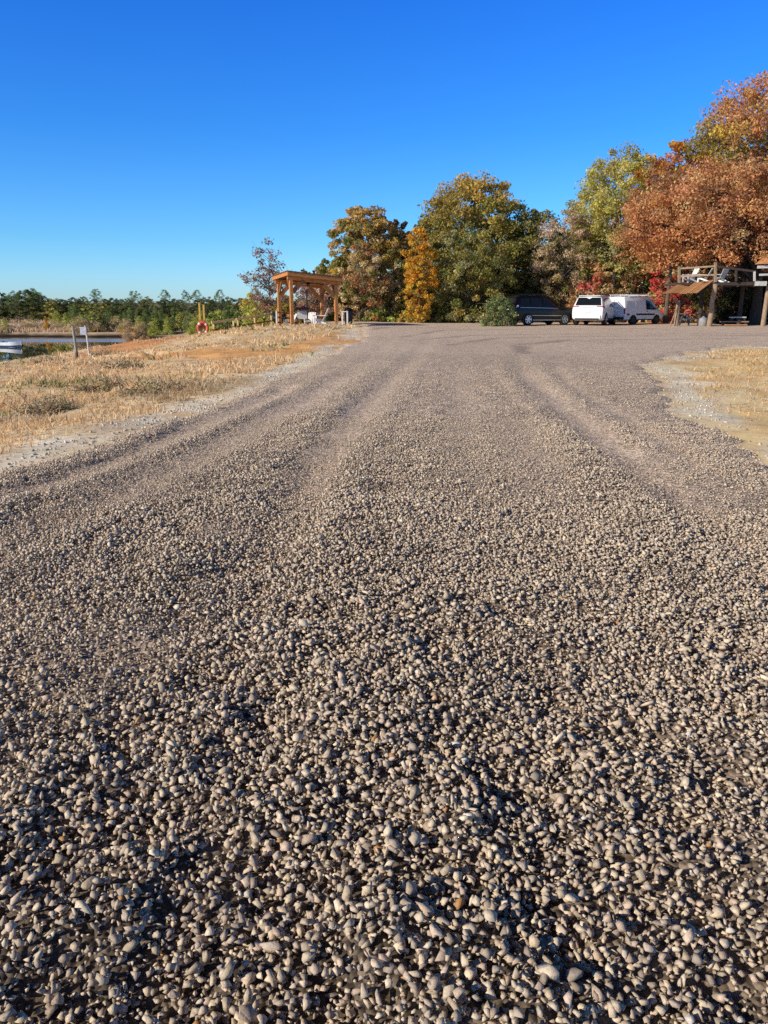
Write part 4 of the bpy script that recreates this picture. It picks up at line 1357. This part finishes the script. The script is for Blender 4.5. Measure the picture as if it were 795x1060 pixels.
HULL = mat('hull_white', (.74, .77, .80), .35, .08, 3)
NAVY = mat('hull_navy', (.03, .045, .09), .4, .2, 3)
bx, by, _ = at(13.5, 361, 84)
t = thing('rowing_boat', 'small white boat with a dark side floating on the lake', 'boat', (bx, by, -3.1), math.radians(-24))
secs = []
for q in np.linspace(0, 1, 11):
    wd = .62 * (1 - max(0, (q - .55) / .45) ** 2.2) + .02
    secs.append((-1.25 + 2.5 * q, wd, .50 + .18 * q ** 3, -.10 + .14 * q ** 4))
m, st_, inn = MB(), MB(), MB()
V, F = [], []
for x_, wd, zt, zk in secs:
    V += [(x_, -wd, zt), (x_, -wd * .86, zk + .08), (x_, 0, zk), (x_, wd * .86, zk + .08), (x_, wd, zt), (x_, wd * .88, zt - .02), (x_, wd * .72, zk + .14), (x_, -wd * .72, zk + .14), (x_, -wd * .88, zt - .02)]
for i in range(10):
    for k in range(9):
        a_, b_ = i * 9 + k, i * 9 + (k + 1) % 9
        F.append((a_, b_, b_ + 9, a_ + 9))
F += [tuple(range(9)), tuple(range(90, 99))[::-1]]
m.add(V, F)
m.build('hull', HULL, t, smooth=40)
V, F = [], []
for s_ in (-1, 1):
    n0 = len(V)
    for x_, wd, zt, zk in secs:
        V += [(x_, s_ * (wd * .92 + .012), zt * .36), (x_, s_ * (wd * .89 + .012), zk + .11)]
    for i in range(10):
        F.append((n0 + 2 * i, n0 + 2 * i + 1, n0 + 2 * i + 3, n0 + 2 * i + 2))
MB().add(V, F).build('side_stripe', NAVY, t)
for x_ in (-.75, .15):
    MB().box((x_, 0, .27), (.24, 1.02, .03)).build('thwart', HULL, t)
MB().box((-1.36, 0, .42), (.20, .22, .34)).build('outboard_motor', NAVY, t, bevel=.03)

# ------------------------------------------------------------------ vehicles
PB = mat('black_car_paint', (.005, .005, .006), .30, .1, 2, coat=.25, spec=.3)
PW = mat('white_car_paint', (.80, .80, .78), .4, .03, 2, coat=.2, spec=.3)
PVW = mat('white_van_paint', (.76, .77, .79), .55, .04, 2, coat=.0, spec=.25)
GLASS = mat('tinted_glass', (.012, .014, .016), .06, .1, 2, spec=.6)
TYRE = mat('tyre_rubber', (.020, .020, .020), .85, .2, 20)
RIM = mat('alloy', (.62, .63, .65), .3, .1, 6, metal=.8)
STEEL = mat('dark_steel_wheel', (.045, .045, .048), .5, .2, 6)
TRIM = mat('black_trim', (.022, .022, .023), .6, .15, 6)
RED = mat('red_lens', (.35, .012, .012), .2, .1, 4, spec=.5)
CLR = mat('clear_lens', (.70, .70, .70), .15, .1, 4, spec=.6)
PLATE = mat('plate', (.72, .73, .70), .5, .05, 30)


class Car:
    """Lofted body: stations (x, z_bottom, z_belt, z_top, half width low, half width belt, half width top). +x is forwards."""

    def __init__(s, name, label, cat, loc, heading, st, paint):
        s.root = thing(name, label, cat, loc, heading)
        s.st = st
        V, F = [], []
        n = None
        for x_, zb, zt_, zr, wl, wb, wt in st:
            half = [(0, zb), (wl * .86, zb), (wl * .97, zb + .07), (wl, zb + .5 * (zt_ - zb)), (wb, zt_), (wt + (wb - wt) * .12, zr - (zr - zt_) * .16), (wt * .93, zr - .012), (0, zr + .022)]
            ring = [(x_, y_, z_) for y_, z_ in half] + [(x_, -y_, z_) for y_, z_ in half[-2:0:-1]]
            n = len(ring)
            V += ring
        for i in range(len(st) - 1):
            for k in range(n):
                a_, b_ = i * n + k, i * n + (k + 1) % n
                F.append((a_, b_, b_ + n, a_ + n))
        F += [tuple(range(n)), tuple(range((len(st) - 1) * n, len(st) * n))]
        s.body = MB().add(V, F).build('body', paint, s.root, smooth=32)

    def _at(s, x_):
        for a_, b_ in zip(s.st[:-1], s.st[1:]):
            if a_[0] <= x_ <= b_[0]:
                t = (x_ - a_[0]) / (b_[0] - a_[0] + 1e-9)
                return [a_[k] + t * (b_[k] - a_[k]) for k in range(7)]
        return list(s.st[-1])

    def side(s, x_, t, side, off=.006):
        """t 0..1 from the belt up to the roof edge; t < 0 goes down the door."""
        _, zb, zt_, zr, wl, wb, wt = s._at(x_)
        if t >= 0:
            t2 = t * .84
            y_ = wb + (wt + (wb - wt) * .12 - wb) * (t2 / .84)
            z_ = zt_ + (zr - zt_) * t2
        else:
            zm = zb + .5 * (zt_ - zb)
            y_ = wb + (wl - wb) * min(1, -t * 2)
            z_ = zt_ + (zm - zt_) * min(1, -t * 2) + (zb - zm) * max(0, -t * 2 - 1)
        return (x_, side * (y_ + off), z_)

    def panel(s, name, mt, poly, side, parent=None, off=.006):
        return MB().add([s.side(x_, t, side, off) for x_, t in poly], [tuple(range(len(poly)))]).build(name, mt, parent or s.root)

    def strip(s, name, mt, x0, x1, t0, t1, side, n=6, off=.008, parent=None):
        V, F = [], []
        for k in range(n + 1):
            x_ = x0 + (x1 - x0) * k / n
            V += [s.side(x_, t0, side, off), s.side(x_, t1, side, off)]
        for k in range(n):
            F.append((2 * k, 2 * k + 1, 2 * k + 3, 2 * k + 2))
        return MB().add(V, F).build(name, mt, parent or s.root)

    def quad(s, name, mt, pts, parent=None):
        return MB().add(pts, [tuple(range(len(pts)))]).build(name, mt, parent or s.root)

    def wheel(s, x_, side, r, w_, y_, rimmat, spokes=10):
        arch = MB()
        V = [(x_ + (r * 1.18) * math.cos(a_), side * (y_ + .012), r * .98 + (r * 1.18) * math.sin(a_)) for a_ in np.linspace(-.55, math.pi + .55, 22)]
        arch.add(V, [tuple(range(22))]).build('wheel_arch', TRIM, s.root)
        wh = bpy.data.objects.new('wheel', None)
        C.objects.link(wh)
        wh.parent = s.root
        wh.location = (x_, side * (y_ - w_ / 2 + .03), r)
        wh.rotation_euler = (0, 0, 0 if side > 0 else math.pi)
        MB().lathe([(r * .62, -w_ / 2), (r * .92, -w_ / 2), (r, -w_ / 2 + .04), (r, w_ / 2 - .04), (r * .92, w_ / 2), (r * .66, w_ / 2), (r * .62, w_ / 2 - .03)], 28, axis='y').build('tyre', TYRE, wh, smooth=40)
        m = MB()
        m.lathe([(r * .62, w_ / 2 - .045), (r * .66, w_ / 2 + .004), (r * .60, w_ / 2 + .006), (r * .56, w_ / 2 - .04)], 28, axis='y')
        for k in range(spokes):
            a_ = 2 * math.pi * k / spokes
            m.beam((r * .12 * math.cos(a_), w_ / 2 - .02, r * .12 * math.sin(a_)), (r * .6 * math.cos(a_), w_ / 2 - .012, r * .6 * math.sin(a_)), .045 if spokes > 6 else .09, .03, up=(0, 1, 0))
        m.lathe([(.01, w_ / 2 + .012), (r * .17, w_ / 2 + .008), (r * .18, w_ / 2 - .03)], 16, axis='y')
        m.build('rim', rimmat, wh, smooth=35)
        return wh

    def mirror(s, x_, z_, y_, side, mt):
        m = MB().box((x_, side * (y_ + .13), z_), (.10, .22, .16))
        m.build('mirror', mt, s.root, bevel=.03)


# --- black estate-backed four wheel drive, seen from its right rear quarter
st = [(-2.55, .52, .80, .92, .84, .88, .80), (-2.50, .36, 1.13, 1.20, .97, .97, .90), (-2.36, .33, 1.17, 1.76, 1.0, .98, .78), (-2.15, .32, 1.17, 1.85, 1.0, .99, .77), (-.6, .30, 1.14, 1.88, 1.01, .99, .76), (.25, .30, 1.12, 1.85, 1.01, .98, .74),
      (.62, .30, 1.11, 1.70, 1.01, .98, .76), (1.22, .30, 1.10, 1.18, 1.01, .97, .86), (2.1, .32, 1.05, 1.12, 1.0, .95, .82), (2.45, .36, .94, 1.02, .95, .90, .78), (2.57, .46, .78, .84, .86, .82, .72)]
hd = math.radians(22)
cx, cy = lonx(567, 51) - .37, 51.9
K = Car('sport_utility_vehicle', 'black sport utility vehicle parked side on between the juniper bush and white hatch', 'car', (cx, cy, zg(cx, cy) + .045), hd, st, PB)
K.root.scale = (.93, .95, .99)
for s_ in (-1, 1):
    for nm, poly in (('window', [(-2.12, .10), (-1.36, .08), (-1.36, .92), (-2.05, .90)]), ('window', [(-1.26, .08), (-.38, .06), (-.38, .93), (-1.26, .93)]), ('window', [(-.28, .06), (.80, .04), (.48, .62), (.20, .93), (-.28, .94)])):
        K.panel(nm, GLASS, poly, s_)
    K.strip('window_trim', RIM, -2.14, .82, -.055, -.035, s_, 10, .010)
    K.strip('side_molding', RIM, -1.3, 1.25, -.63, -.60, s_, 6, .014)
    K.strip('running_board', RIM, -1.15, 1.1, -.97, -.93, s_, 4, .05)
    for x_ in (-1.05, -.02):
        K.strip('door_handle', PB, x_, x_ + .2, -.20, -.14, s_, 2, .03)
    K.panel('tail_light', CLR if s_ < 0 else RED, [(-2.47, -.02), (-2.28, -.02), (-2.26, .25), (-2.40, .25)], s_, off=.012)
    MB().beam((-2.0, s_ * .70, 1.945), (.25, s_ * .70, 1.955), .04, .035).build('roof_rail', TRIM, K.root)
    K.mirror(.80, 1.20, .98, s_, PB)
    for x_ in (-1.48, 1.47):
        K.wheel(x_, s_, .385, .27, 1.0, RIM, 6)
K.quad('rear_window', GLASS, [(-2.512, -.78, 1.24), (-2.512, .78, 1.24), (-2.372, .66, 1.70), (-2.372, -.66, 1.70)])
K.quad('windscreen', GLASS, [(.65, -.67, 1.70), (.65, .67, 1.70), (1.20, .78, 1.225), (1.20, -.78, 1.225)])
MB().box((-2.57, 0, .58), (.12, 1.78, .26)).build('rear_bumper', PB, K.root, bevel=.05)
MB().box((-2.535, 0, .97), (.012, .34, .16)).build('licence_plate', PLATE, K.root)

# --- white crossover, tail towards the camera
st = [(-2.38, .50, .78, .92, .82, .86, .80), (-2.36, .40, .95, 1.06, .95, .95, .88), (-2.28, .36, 1.10, 1.18, .985, .97, .89), (-1.98, .32, 1.16, 1.70, 1.0, .97, .74), (-1.80, .30, 1.15, 1.765, 1.0, .97, .74), (-.5, .28, 1.11, 1.80, 1.0, .97, .75), (.40, .28, 1.08, 1.76, 1.0, .96, .74),
      (.72, .28, 1.07, 1.64, 1.0, .96, .74), (1.40, .28, 1.05, 1.12, 1.0, .95, .84), (2.0, .30, .98, 1.05, .98, .92, .78), (2.36, .34, .86, .92, .90, .85, .72), (2.45, .42, .74, .78, .80, .78, .68)]
cx, cy = lonx(608.5, 50) + 1.07, 52.1
K = Car('crossover_car', 'white hatch backed crossover with dark rear glass parked between black and panel-sided vehicles', 'car', (cx, cy, zg(cx, cy) + .045), math.radians(90 - 27), st, PW)
K.root.scale = (1.0, .99, 1.03)
for s_ in (-1, 1):
    for poly in ([(-1.86, .12), (-1.25, .08), (-1.25, .90), (-1.72, .86)], [(-1.17, .08), (-.30, .06), (-.30, .92), (-1.17, .92)], [(-.22, .06), (.86, .04), (.52, .66), (.32, .92), (-.22, .93)]):
        K.panel('window', GLASS, poly, s_)
    K.strip('sill_cladding', TRIM, -1.0, 1.0, -.99, -.82, s_, 4, .015)
    for x_ in (-1.0, .0):
        K.strip('door_handle', PW, x_, x_ + .2, -.22, -.16, s_, 2, .03)
    tl = MB()
    y0, y1 = s_ * .56, s_ * .965
    tl.add([(-2.335, y0, 1.02), (-2.335, y1 * .985, 1.00), (-2.305, y1 * .985, 1.17), (-2.315, y0, 1.17), (-2.05, s_ * 1.005, 1.05), (-2.05, s_ * .998, 1.16)], [(0, 1, 2, 3), (1, 4, 5, 2)])
    tl.build('tail_light', RED, K.root)
    MB().beam((-1.7, s_ * .68, 1.835), (.25, s_ * .68, 1.85), .04, .035).build('roof_rail', TRIM, K.root)
    K.mirror(.88, 1.16, .96, s_, PW)
    for x_ in (-1.42, 1.42):
        K.wheel(x_, s_, .37, .25, .99, RIM, 5)
    MB().tube([(-2.42, s_ * .55, .36), (-2.30, s_ * .55, .36)], .045, 12).build('exhaust_pipe', RIM, K.root)
K.quad('rear_window', GLASS, [(-2.293, -.80, 1.215), (-2.293, .80, 1.215), (-2.008, .70, 1.665), (-2.008, -.70, 1.665)])
K.quad('windscreen', GLASS, [(.75, -.66, 1.65), (.75, .66, 1.65), (1.39, .76, 1.16), (1.39, -.76, 1.16)])
MB().box((-1.93, 0, 1.775), (.24, 1.36, .035)).build('rear_spoiler', PW, K.root, bevel=.012)
MB().box((-2.40, 0, .52), (.10, 1.70, .26)).build('rear_bumper', PW, K.root, bevel=.05)
MB().box((-2.43, 0, .40), (.06, 1.5, .10)).build('bumper_cladding', TRIM, K.root)
MB().box((-2.40, 0, .86), (.012, .34, .16)).build('licence_plate', PLATE, K.root)
MB().box((-2.362, 0, 1.10), (.02, .62, .035)).build('tailgate_trim', RIM, K.root)

# --- white panel van
st = [(-2.22, .40, 1.0, 1.12, .86, .88, .82), (-2.20, .34, 1.05, 1.86, .88, .88, .77), (-2.12, .32, 1.06, 1.97, .90, .89, .76), (-.2, .30, 1.06, 2.0, .90, .89, .76), (.55, .30, 1.05, 1.96, .90, .88, .75), (.82, .30, 1.04, 1.84, .90, .88, .75),
      (1.50, .30, 1.02, 1.14, .90, .87, .79), (2.0, .32, .92, .98, .87, .83, .72), (2.24, .38, .74, .78, .78, .75, .64)]
cx, cy = lonx(648, 52) + 1.18, 54.06
K = Car('panel_van', 'small white panel van with a ladder rack and sloping nose', 'van', (cx, cy, zg(cx, cy) + .045), math.radians(90 - 52), st, PVW)
K.root.scale = (1, 1, .90)
for s_ in (-1, 1):
    K.panel('window', GLASS, [(.10, .02), (1.30, .02), (.98, .52), (.72, .88), (.10, .90)], s_)
    K.strip('rub_strip', TRIM, -2.05, -1.75, -.52, -.36, s_, 2, .012)
    K.strip('rub_strip', TRIM, -1.0, 1.08, -.52, -.36, s_, 4, .012)
    K.strip('door_seam', TRIM, -.02, .015, -.85, .92, s_, 1, .004)
    K.strip('door_seam', TRIM, -1.05, -1.03, -.8, .92, s_, 1, .004)
    K.strip('panel_recess', PVW, -2.0, -1.12, .06, .80, s_, 3, .010)
    K.strip('panel_recess', PVW, -.97, -.08, .06, .80, s_, 3, .010)
    K.strip('sill', TRIM, -1.0, 1.0, -1.0, -.9, s_, 4, .012)
    K.strip('door_handle', TRIM, .12, .30, -.18, -.11, s_, 2, .03)
    tl = MB()
    tl.box((-2.215, s_ * .83, .98), (.03, .10, .42))
    tl.build('tail_light', RED, K.root)
    K.mirror(1.12, 1.16, .88, s_, TRIM)
    for x_ in (-1.30, 1.36):
        K.wheel(x_, s_, .325, .22, .89, STEEL, 5)
for y_ in (-.42, .42):
    K.quad('rear_door_seam', TRIM, [(-2.226, y_ * .0 - .008 if y_ < 0 else y_ * 0 + .004, .42), (-2.226, .004 if y_ < 0 else .012, .42), (-2.208, .004 if y_ < 0 else .012, 1.8), (-2.208, -.008 if y_ < 0 else .004, 1.8)])
K.quad('windscreen', GLASS, [(.86, -.68, 1.83), (.86, .68, 1.83), (1.49, .74, 1.17), (1.49, -.74, 1.17)])
MB().box((-2.26, 0, .46), (.12, 1.66, .2)).build('rear_bumper', TRIM, K.root, bevel=.04)
MB().box((-2.24, -.0, .80), (.012, .34, .13)).build('licence_plate', PLATE, K.root)
rk = bpy.data.objects.new('roof_rack', None)
C.objects.link(rk)
rk.parent = K.root
for x_ in (-1.7, -.6, .45):
    MB().beam((x_, -.74, 2.10), (x_, .74, 2.10), .05, .03).build('crossbar', PVW, rk)
    for s_ in (-1, 1):
        MB().box((x_, s_ * .70, 2.05), (.05, .03, .10)).build('foot', PVW, rk)
for s_ in (-1, 1):
    MB().beam((-1.9, s_ * .66, 2.135), (.75, s_ * .66, 2.135), .04, .03).build('side_bar', PVW, rk)

# ------------------------------------------------------------------ tree house: deck on log posts, lean-to roof, railing
LOG = mat('pale_log', (.36, .25, .16), .85, .3, 6, .6, stretch=(3, 3, .8), col2=(.20, .14, .09))
RUSTW = mat('rusty_board', (.52, .26, .11), .8, .25, 4, .3, stretch=(1, 6, 1), col2=(.34, .16, .07))
DECKW = mat('dark_deck', (.07, .05, .04), .85, .3, 5, .3)
YT = 48.5
ox, oy = lonx(737, YT), YT
zb = zg(ox, oy)
T = thing('tree_house', 'raised wooden tree house deck with lean-to roof and railings under the copper oak', 'tree house', (ox, oy, zb))
S_ = lambda px, py, Y=YT: Vector(at(px, py, Y)) - Vector((ox, oy, zb))
deck_z = S_(760, 292).z
MB().box((lonx(770, YT) - ox - .1, 1.9, deck_z - .09), (4.9, 3.6, .18)).build('deck', DECKW, T)
db = MB()
for k in range(5):
    db.box(((lonx(745, YT) - ox) + k * .98, .02, deck_z - .22), (.10, .05, .10))
db.build('joists', DECKW, T)
# log posts
hpost = S_(739, 294).z
MB().tube([(-.06, 0, -.2), (.02, .02, hpost * .35), (-.03, 0, hpost * .6), (.06, .02, hpost * .85), (.08, 0, hpost)], [.17, .15, .14, .155, .14], 12, wob=.1).build('post', LOG, T, smooth=50)
p = S_(699, 337, 49)
hp = S_(700, 311, 49).z
MB().tube([(p.x, .4, -.2), (p.x + .03, .42, hp * .5), (p.x + .03, .4, hp)], [.15, .13, .12], 12, wob=.08).build('post', LOG, T, smooth=50)
MB().beam((p.x + .06, .30, hp - .30), (p.x - .28, .30, hp + .12), .12, .16).build('bracket', DECKW, T)
MB().beam((p.x + .10, .30, hp - .22), (p.x + .42, .30, hp + .08), .12, .16).build('bracket', DECKW, T)
MB().beam((p.x - .48, .1, -.05), (p.x + .02, .3, hp * .92), .06, .06).build('prop', LOG, T)
for px in (792,):
    q = S_(px, 337)
    MB().tube([(q.x, .3, -.2), (q.x + .05, .3, deck_z)], [.15, .12], 12, wob=.08).build('post', LOG, T, smooth=50)
MB().tube([((lonx(748, YT) - ox), 3.3, -.2), ((lonx(748, YT) - ox), 3.3, deck_z)], [.14, .12], 10).build('post', DECKW, T)
MB().tube([((lonx(792, YT) - ox), 3.3, -.2), ((lonx(792, YT) - ox), 3.3, deck_z)], [.14, .12], 10).build('post', DECKW, T)
# two board roofs sloping to the left-front
for nm, quad in (('lean_to_roof', [(685.5, 304.5, 47.6), (703.5, 293, 49.6), (718, 291, 50.4), (706, 303.5, 48.2)]), ('lean_to_roof', [(703, 304.2, 47.3), (718.5, 293.2, 49.2), (740, 289.8, 49.0), (723, 302.6, 46.9)])):
    P = [S_(*a_) for a_ in quad]
    nrm = (P[1] - P[0]).cross(P[3] - P[0]).normalized()
    if nrm.z < 0:
        nrm = -nrm
    m = MB()
    nb = 7
    for k in range(nb):
        a0, a1 = k / nb + .012, (k + 1) / nb - .012
        q0, q1 = P[0].lerp(P[3], a0), P[0].lerp(P[3], a1)
        r0, r1 = P[1].lerp(P[2], a0), P[1].lerp(P[2], a1)
        j_ = Vector((0, 0, random.uniform(-.015, .015)))
        ex = (q0 - r0) * random.uniform(-.02, .03)
        lo = [q0 + ex + j_, q1 + ex + j_, r1 + j_, r0 + j_]
        m.add(lo + [v + nrm * .03 for v in lo], [(0, 3, 2, 1), (4, 5, 6, 7), (0, 1, 5, 4), (1, 2, 6, 5), (2, 3, 7, 6), (3, 0, 4, 7)])
    rf = m.build(nm, RUSTW, T)
    und = MB()
    for a0 in (.1, .5, .9):
        und.beam(P[0].lerp(P[3], a0) - nrm * .05, P[1].lerp(P[2], a0) - nrm * .05, .06, .08)
    und.build('rafters', DECKW, rf)
# railing on top of the deck
for px, py0_, py1_, Y in ((703, 295, 276, 49.6), (740.5, 292, 271.5, 48.6)):
    a_, b_ = S_(px, py0_, Y), S_(px, py1_, Y)
    MB().beam(a_, b_, .13, .13).build('railing_post', LOG, T)
for pa, pb in ((278, 275.5), (286, 284.5)):
    a_, b_ = S_(703, pa, 49.6), S_(740, pb, 48.6)
    MB().beam(a_, b_, .05, .10).build('rail', LOG, T)
for px0_, py0_, px1_, py1_ in ((742, 276, 782, 281),):
    MB().beam(S_(px0_, py0_), S_(px1_, py1_), .07, .12).build('rail', DECKW, T)
for px, py0_, py1_ in ((781, 291, 281), (762, 291, 279)):
    MB().beam(S_(px, py0_, 48.45), S_(px, py1_, 48.45), .10, .10).build('railing_post', PALEW if px == 781 else DECKW, T)
MB().beam(S_(784, 276.5), S_(812, 275.5), .05, .16).build('rail', PALEW, T)
MB().beam(S_(786, 284.5), S_(812, 283.5), .05, .12).build('rail', PALEW, T)
MB().beam(S_(781.5, 293.5, 48.4), S_(793.5, 293.5, 48.4), .05, .26).build('skirting_board', PALEW, T)
P = [S_(788.5, 273, 48.3), S_(799, 264, 48.6), S_(812, 264, 48.6), S_(812, 273, 48.3)]
m = MB(); m.add(P + [v + Vector((0, .9, .0)) for v in P], [(0, 1, 2, 3), (4, 5, 6, 7), (0, 1, 5, 4), (1, 2, 6, 5), (2, 3, 7, 6), (3, 0, 4, 7)])
m.build('gable_board', RUSTW, T)
# the chairs on the deck
for px, py, Y, rz, lab in ((714, 291.5, 50.1, 3.4, 'white slatted chair up on the tree house deck by the railing corner'), (728.5, 291.5, 50.0, 2.6, 'white slatted chair up on the tree house deck in the middle of the railing'), (745, 292.5, 49.9, 2.0, 'white slatted chair up on the tree house deck beyond the tall log post')):
    q = at(px, py, Y)
    deck_chair(q[0], q[1], rz, lab, z=zb + deck_z, s=.85)
MB().box(((lonx(722, YT) - ox), 1.9, deck_z - .10), (2.2, 2.2, .14)).build('deck', DECKW, T)
# picnic table below
x_, y_, _ = at(718, 337, 50)
t = thing('picnic_table', 'dark blue grey picnic table under the lean-to roof', 'table', (x_, y_, zg(x_, y_) + .03), .08)
TB = mat('blue_grey_paint', (.10, .125, .14), .6, .25, 5)
MB().box((0, 0, .74), (1.75, .72, .05)).build('tabletop', TB, t)
for sy in (-1, 1):
    MB().box((0, sy * .66, .44), (1.75, .26, .045)).build('bench_seat', TB, t)
for sx in (-.62, .62):
    for sy in (-1, 1):
        MB().beam((sx, sy * .22, .72), (sx, sy * .70, -.02), .05, .10, up=(1, 0, 0)).build('leg', TB, t)
    MB().box((sx + .055, 0, .40), (.045, 1.56, .10)).build('crossbar', TB, t)
x_, y_, _ = at(727.5, 336.5, 48.9)
t = thing('water_jug', 'pale grey round drum standing at the end of the picnic table', 'drum', (x_, y_, zg(x_, y_) + .03))
MB().lathe([(.02, 0), (.22, 0), (.26, .05), (.26, .40), (.23, .48), (.10, .54), (.06, .60), (.02, .61)], 18).build('barrel', mat('grey_drum', (.30, .30, .29), .5, .2, 6), t, smooth=40)
MB().lathe([(.07, .60), (.07, .65), (.02, .655)], 12).build('lid', BLACKM, t)
# planks stacked on the ground
for k, (px0_, px1_, py, Y, z_, dy) in enumerate(((752, 775, 335.8, 49.0, .12, 0), (748, 776, 334, 49.5, .30, .1), (757, 773, 331, 49.8, .56, .05))):
    a_, b_ = lonx(px0_, Y), lonx(px1_, Y)
    zz = zg((a_ + b_) / 2, Y)
    t = thing('plank', ('lit bare plank lying lowest in the stack under the deck', 'long bare plank in the middle of the stack under the deck', 'short pale plank raised on top of the stack under the deck')[k], 'plank', ((a_ + b_) / 2, Y, zz + z_), (.03, -.02, .05)[k], 'planks under the tree house')
    MB().box((0, 0, 0), (b_ - a_, .30, .07)).build('board', (RUSTW, LOG, PALEW)[k], t)
    if k:
        for sx in (-.4, .4):
            MB().box((sx * (b_ - a_), 0, -.125), (.12, .26, .17 if k == 1 else .18)).build('bearer', DECKW, t)
    else:
        for sx in (-.4, .4):
            MB().box((sx * (b_ - a_), 0, -.085), (.12, .26, .10)).build('bearer', DECKW, t)
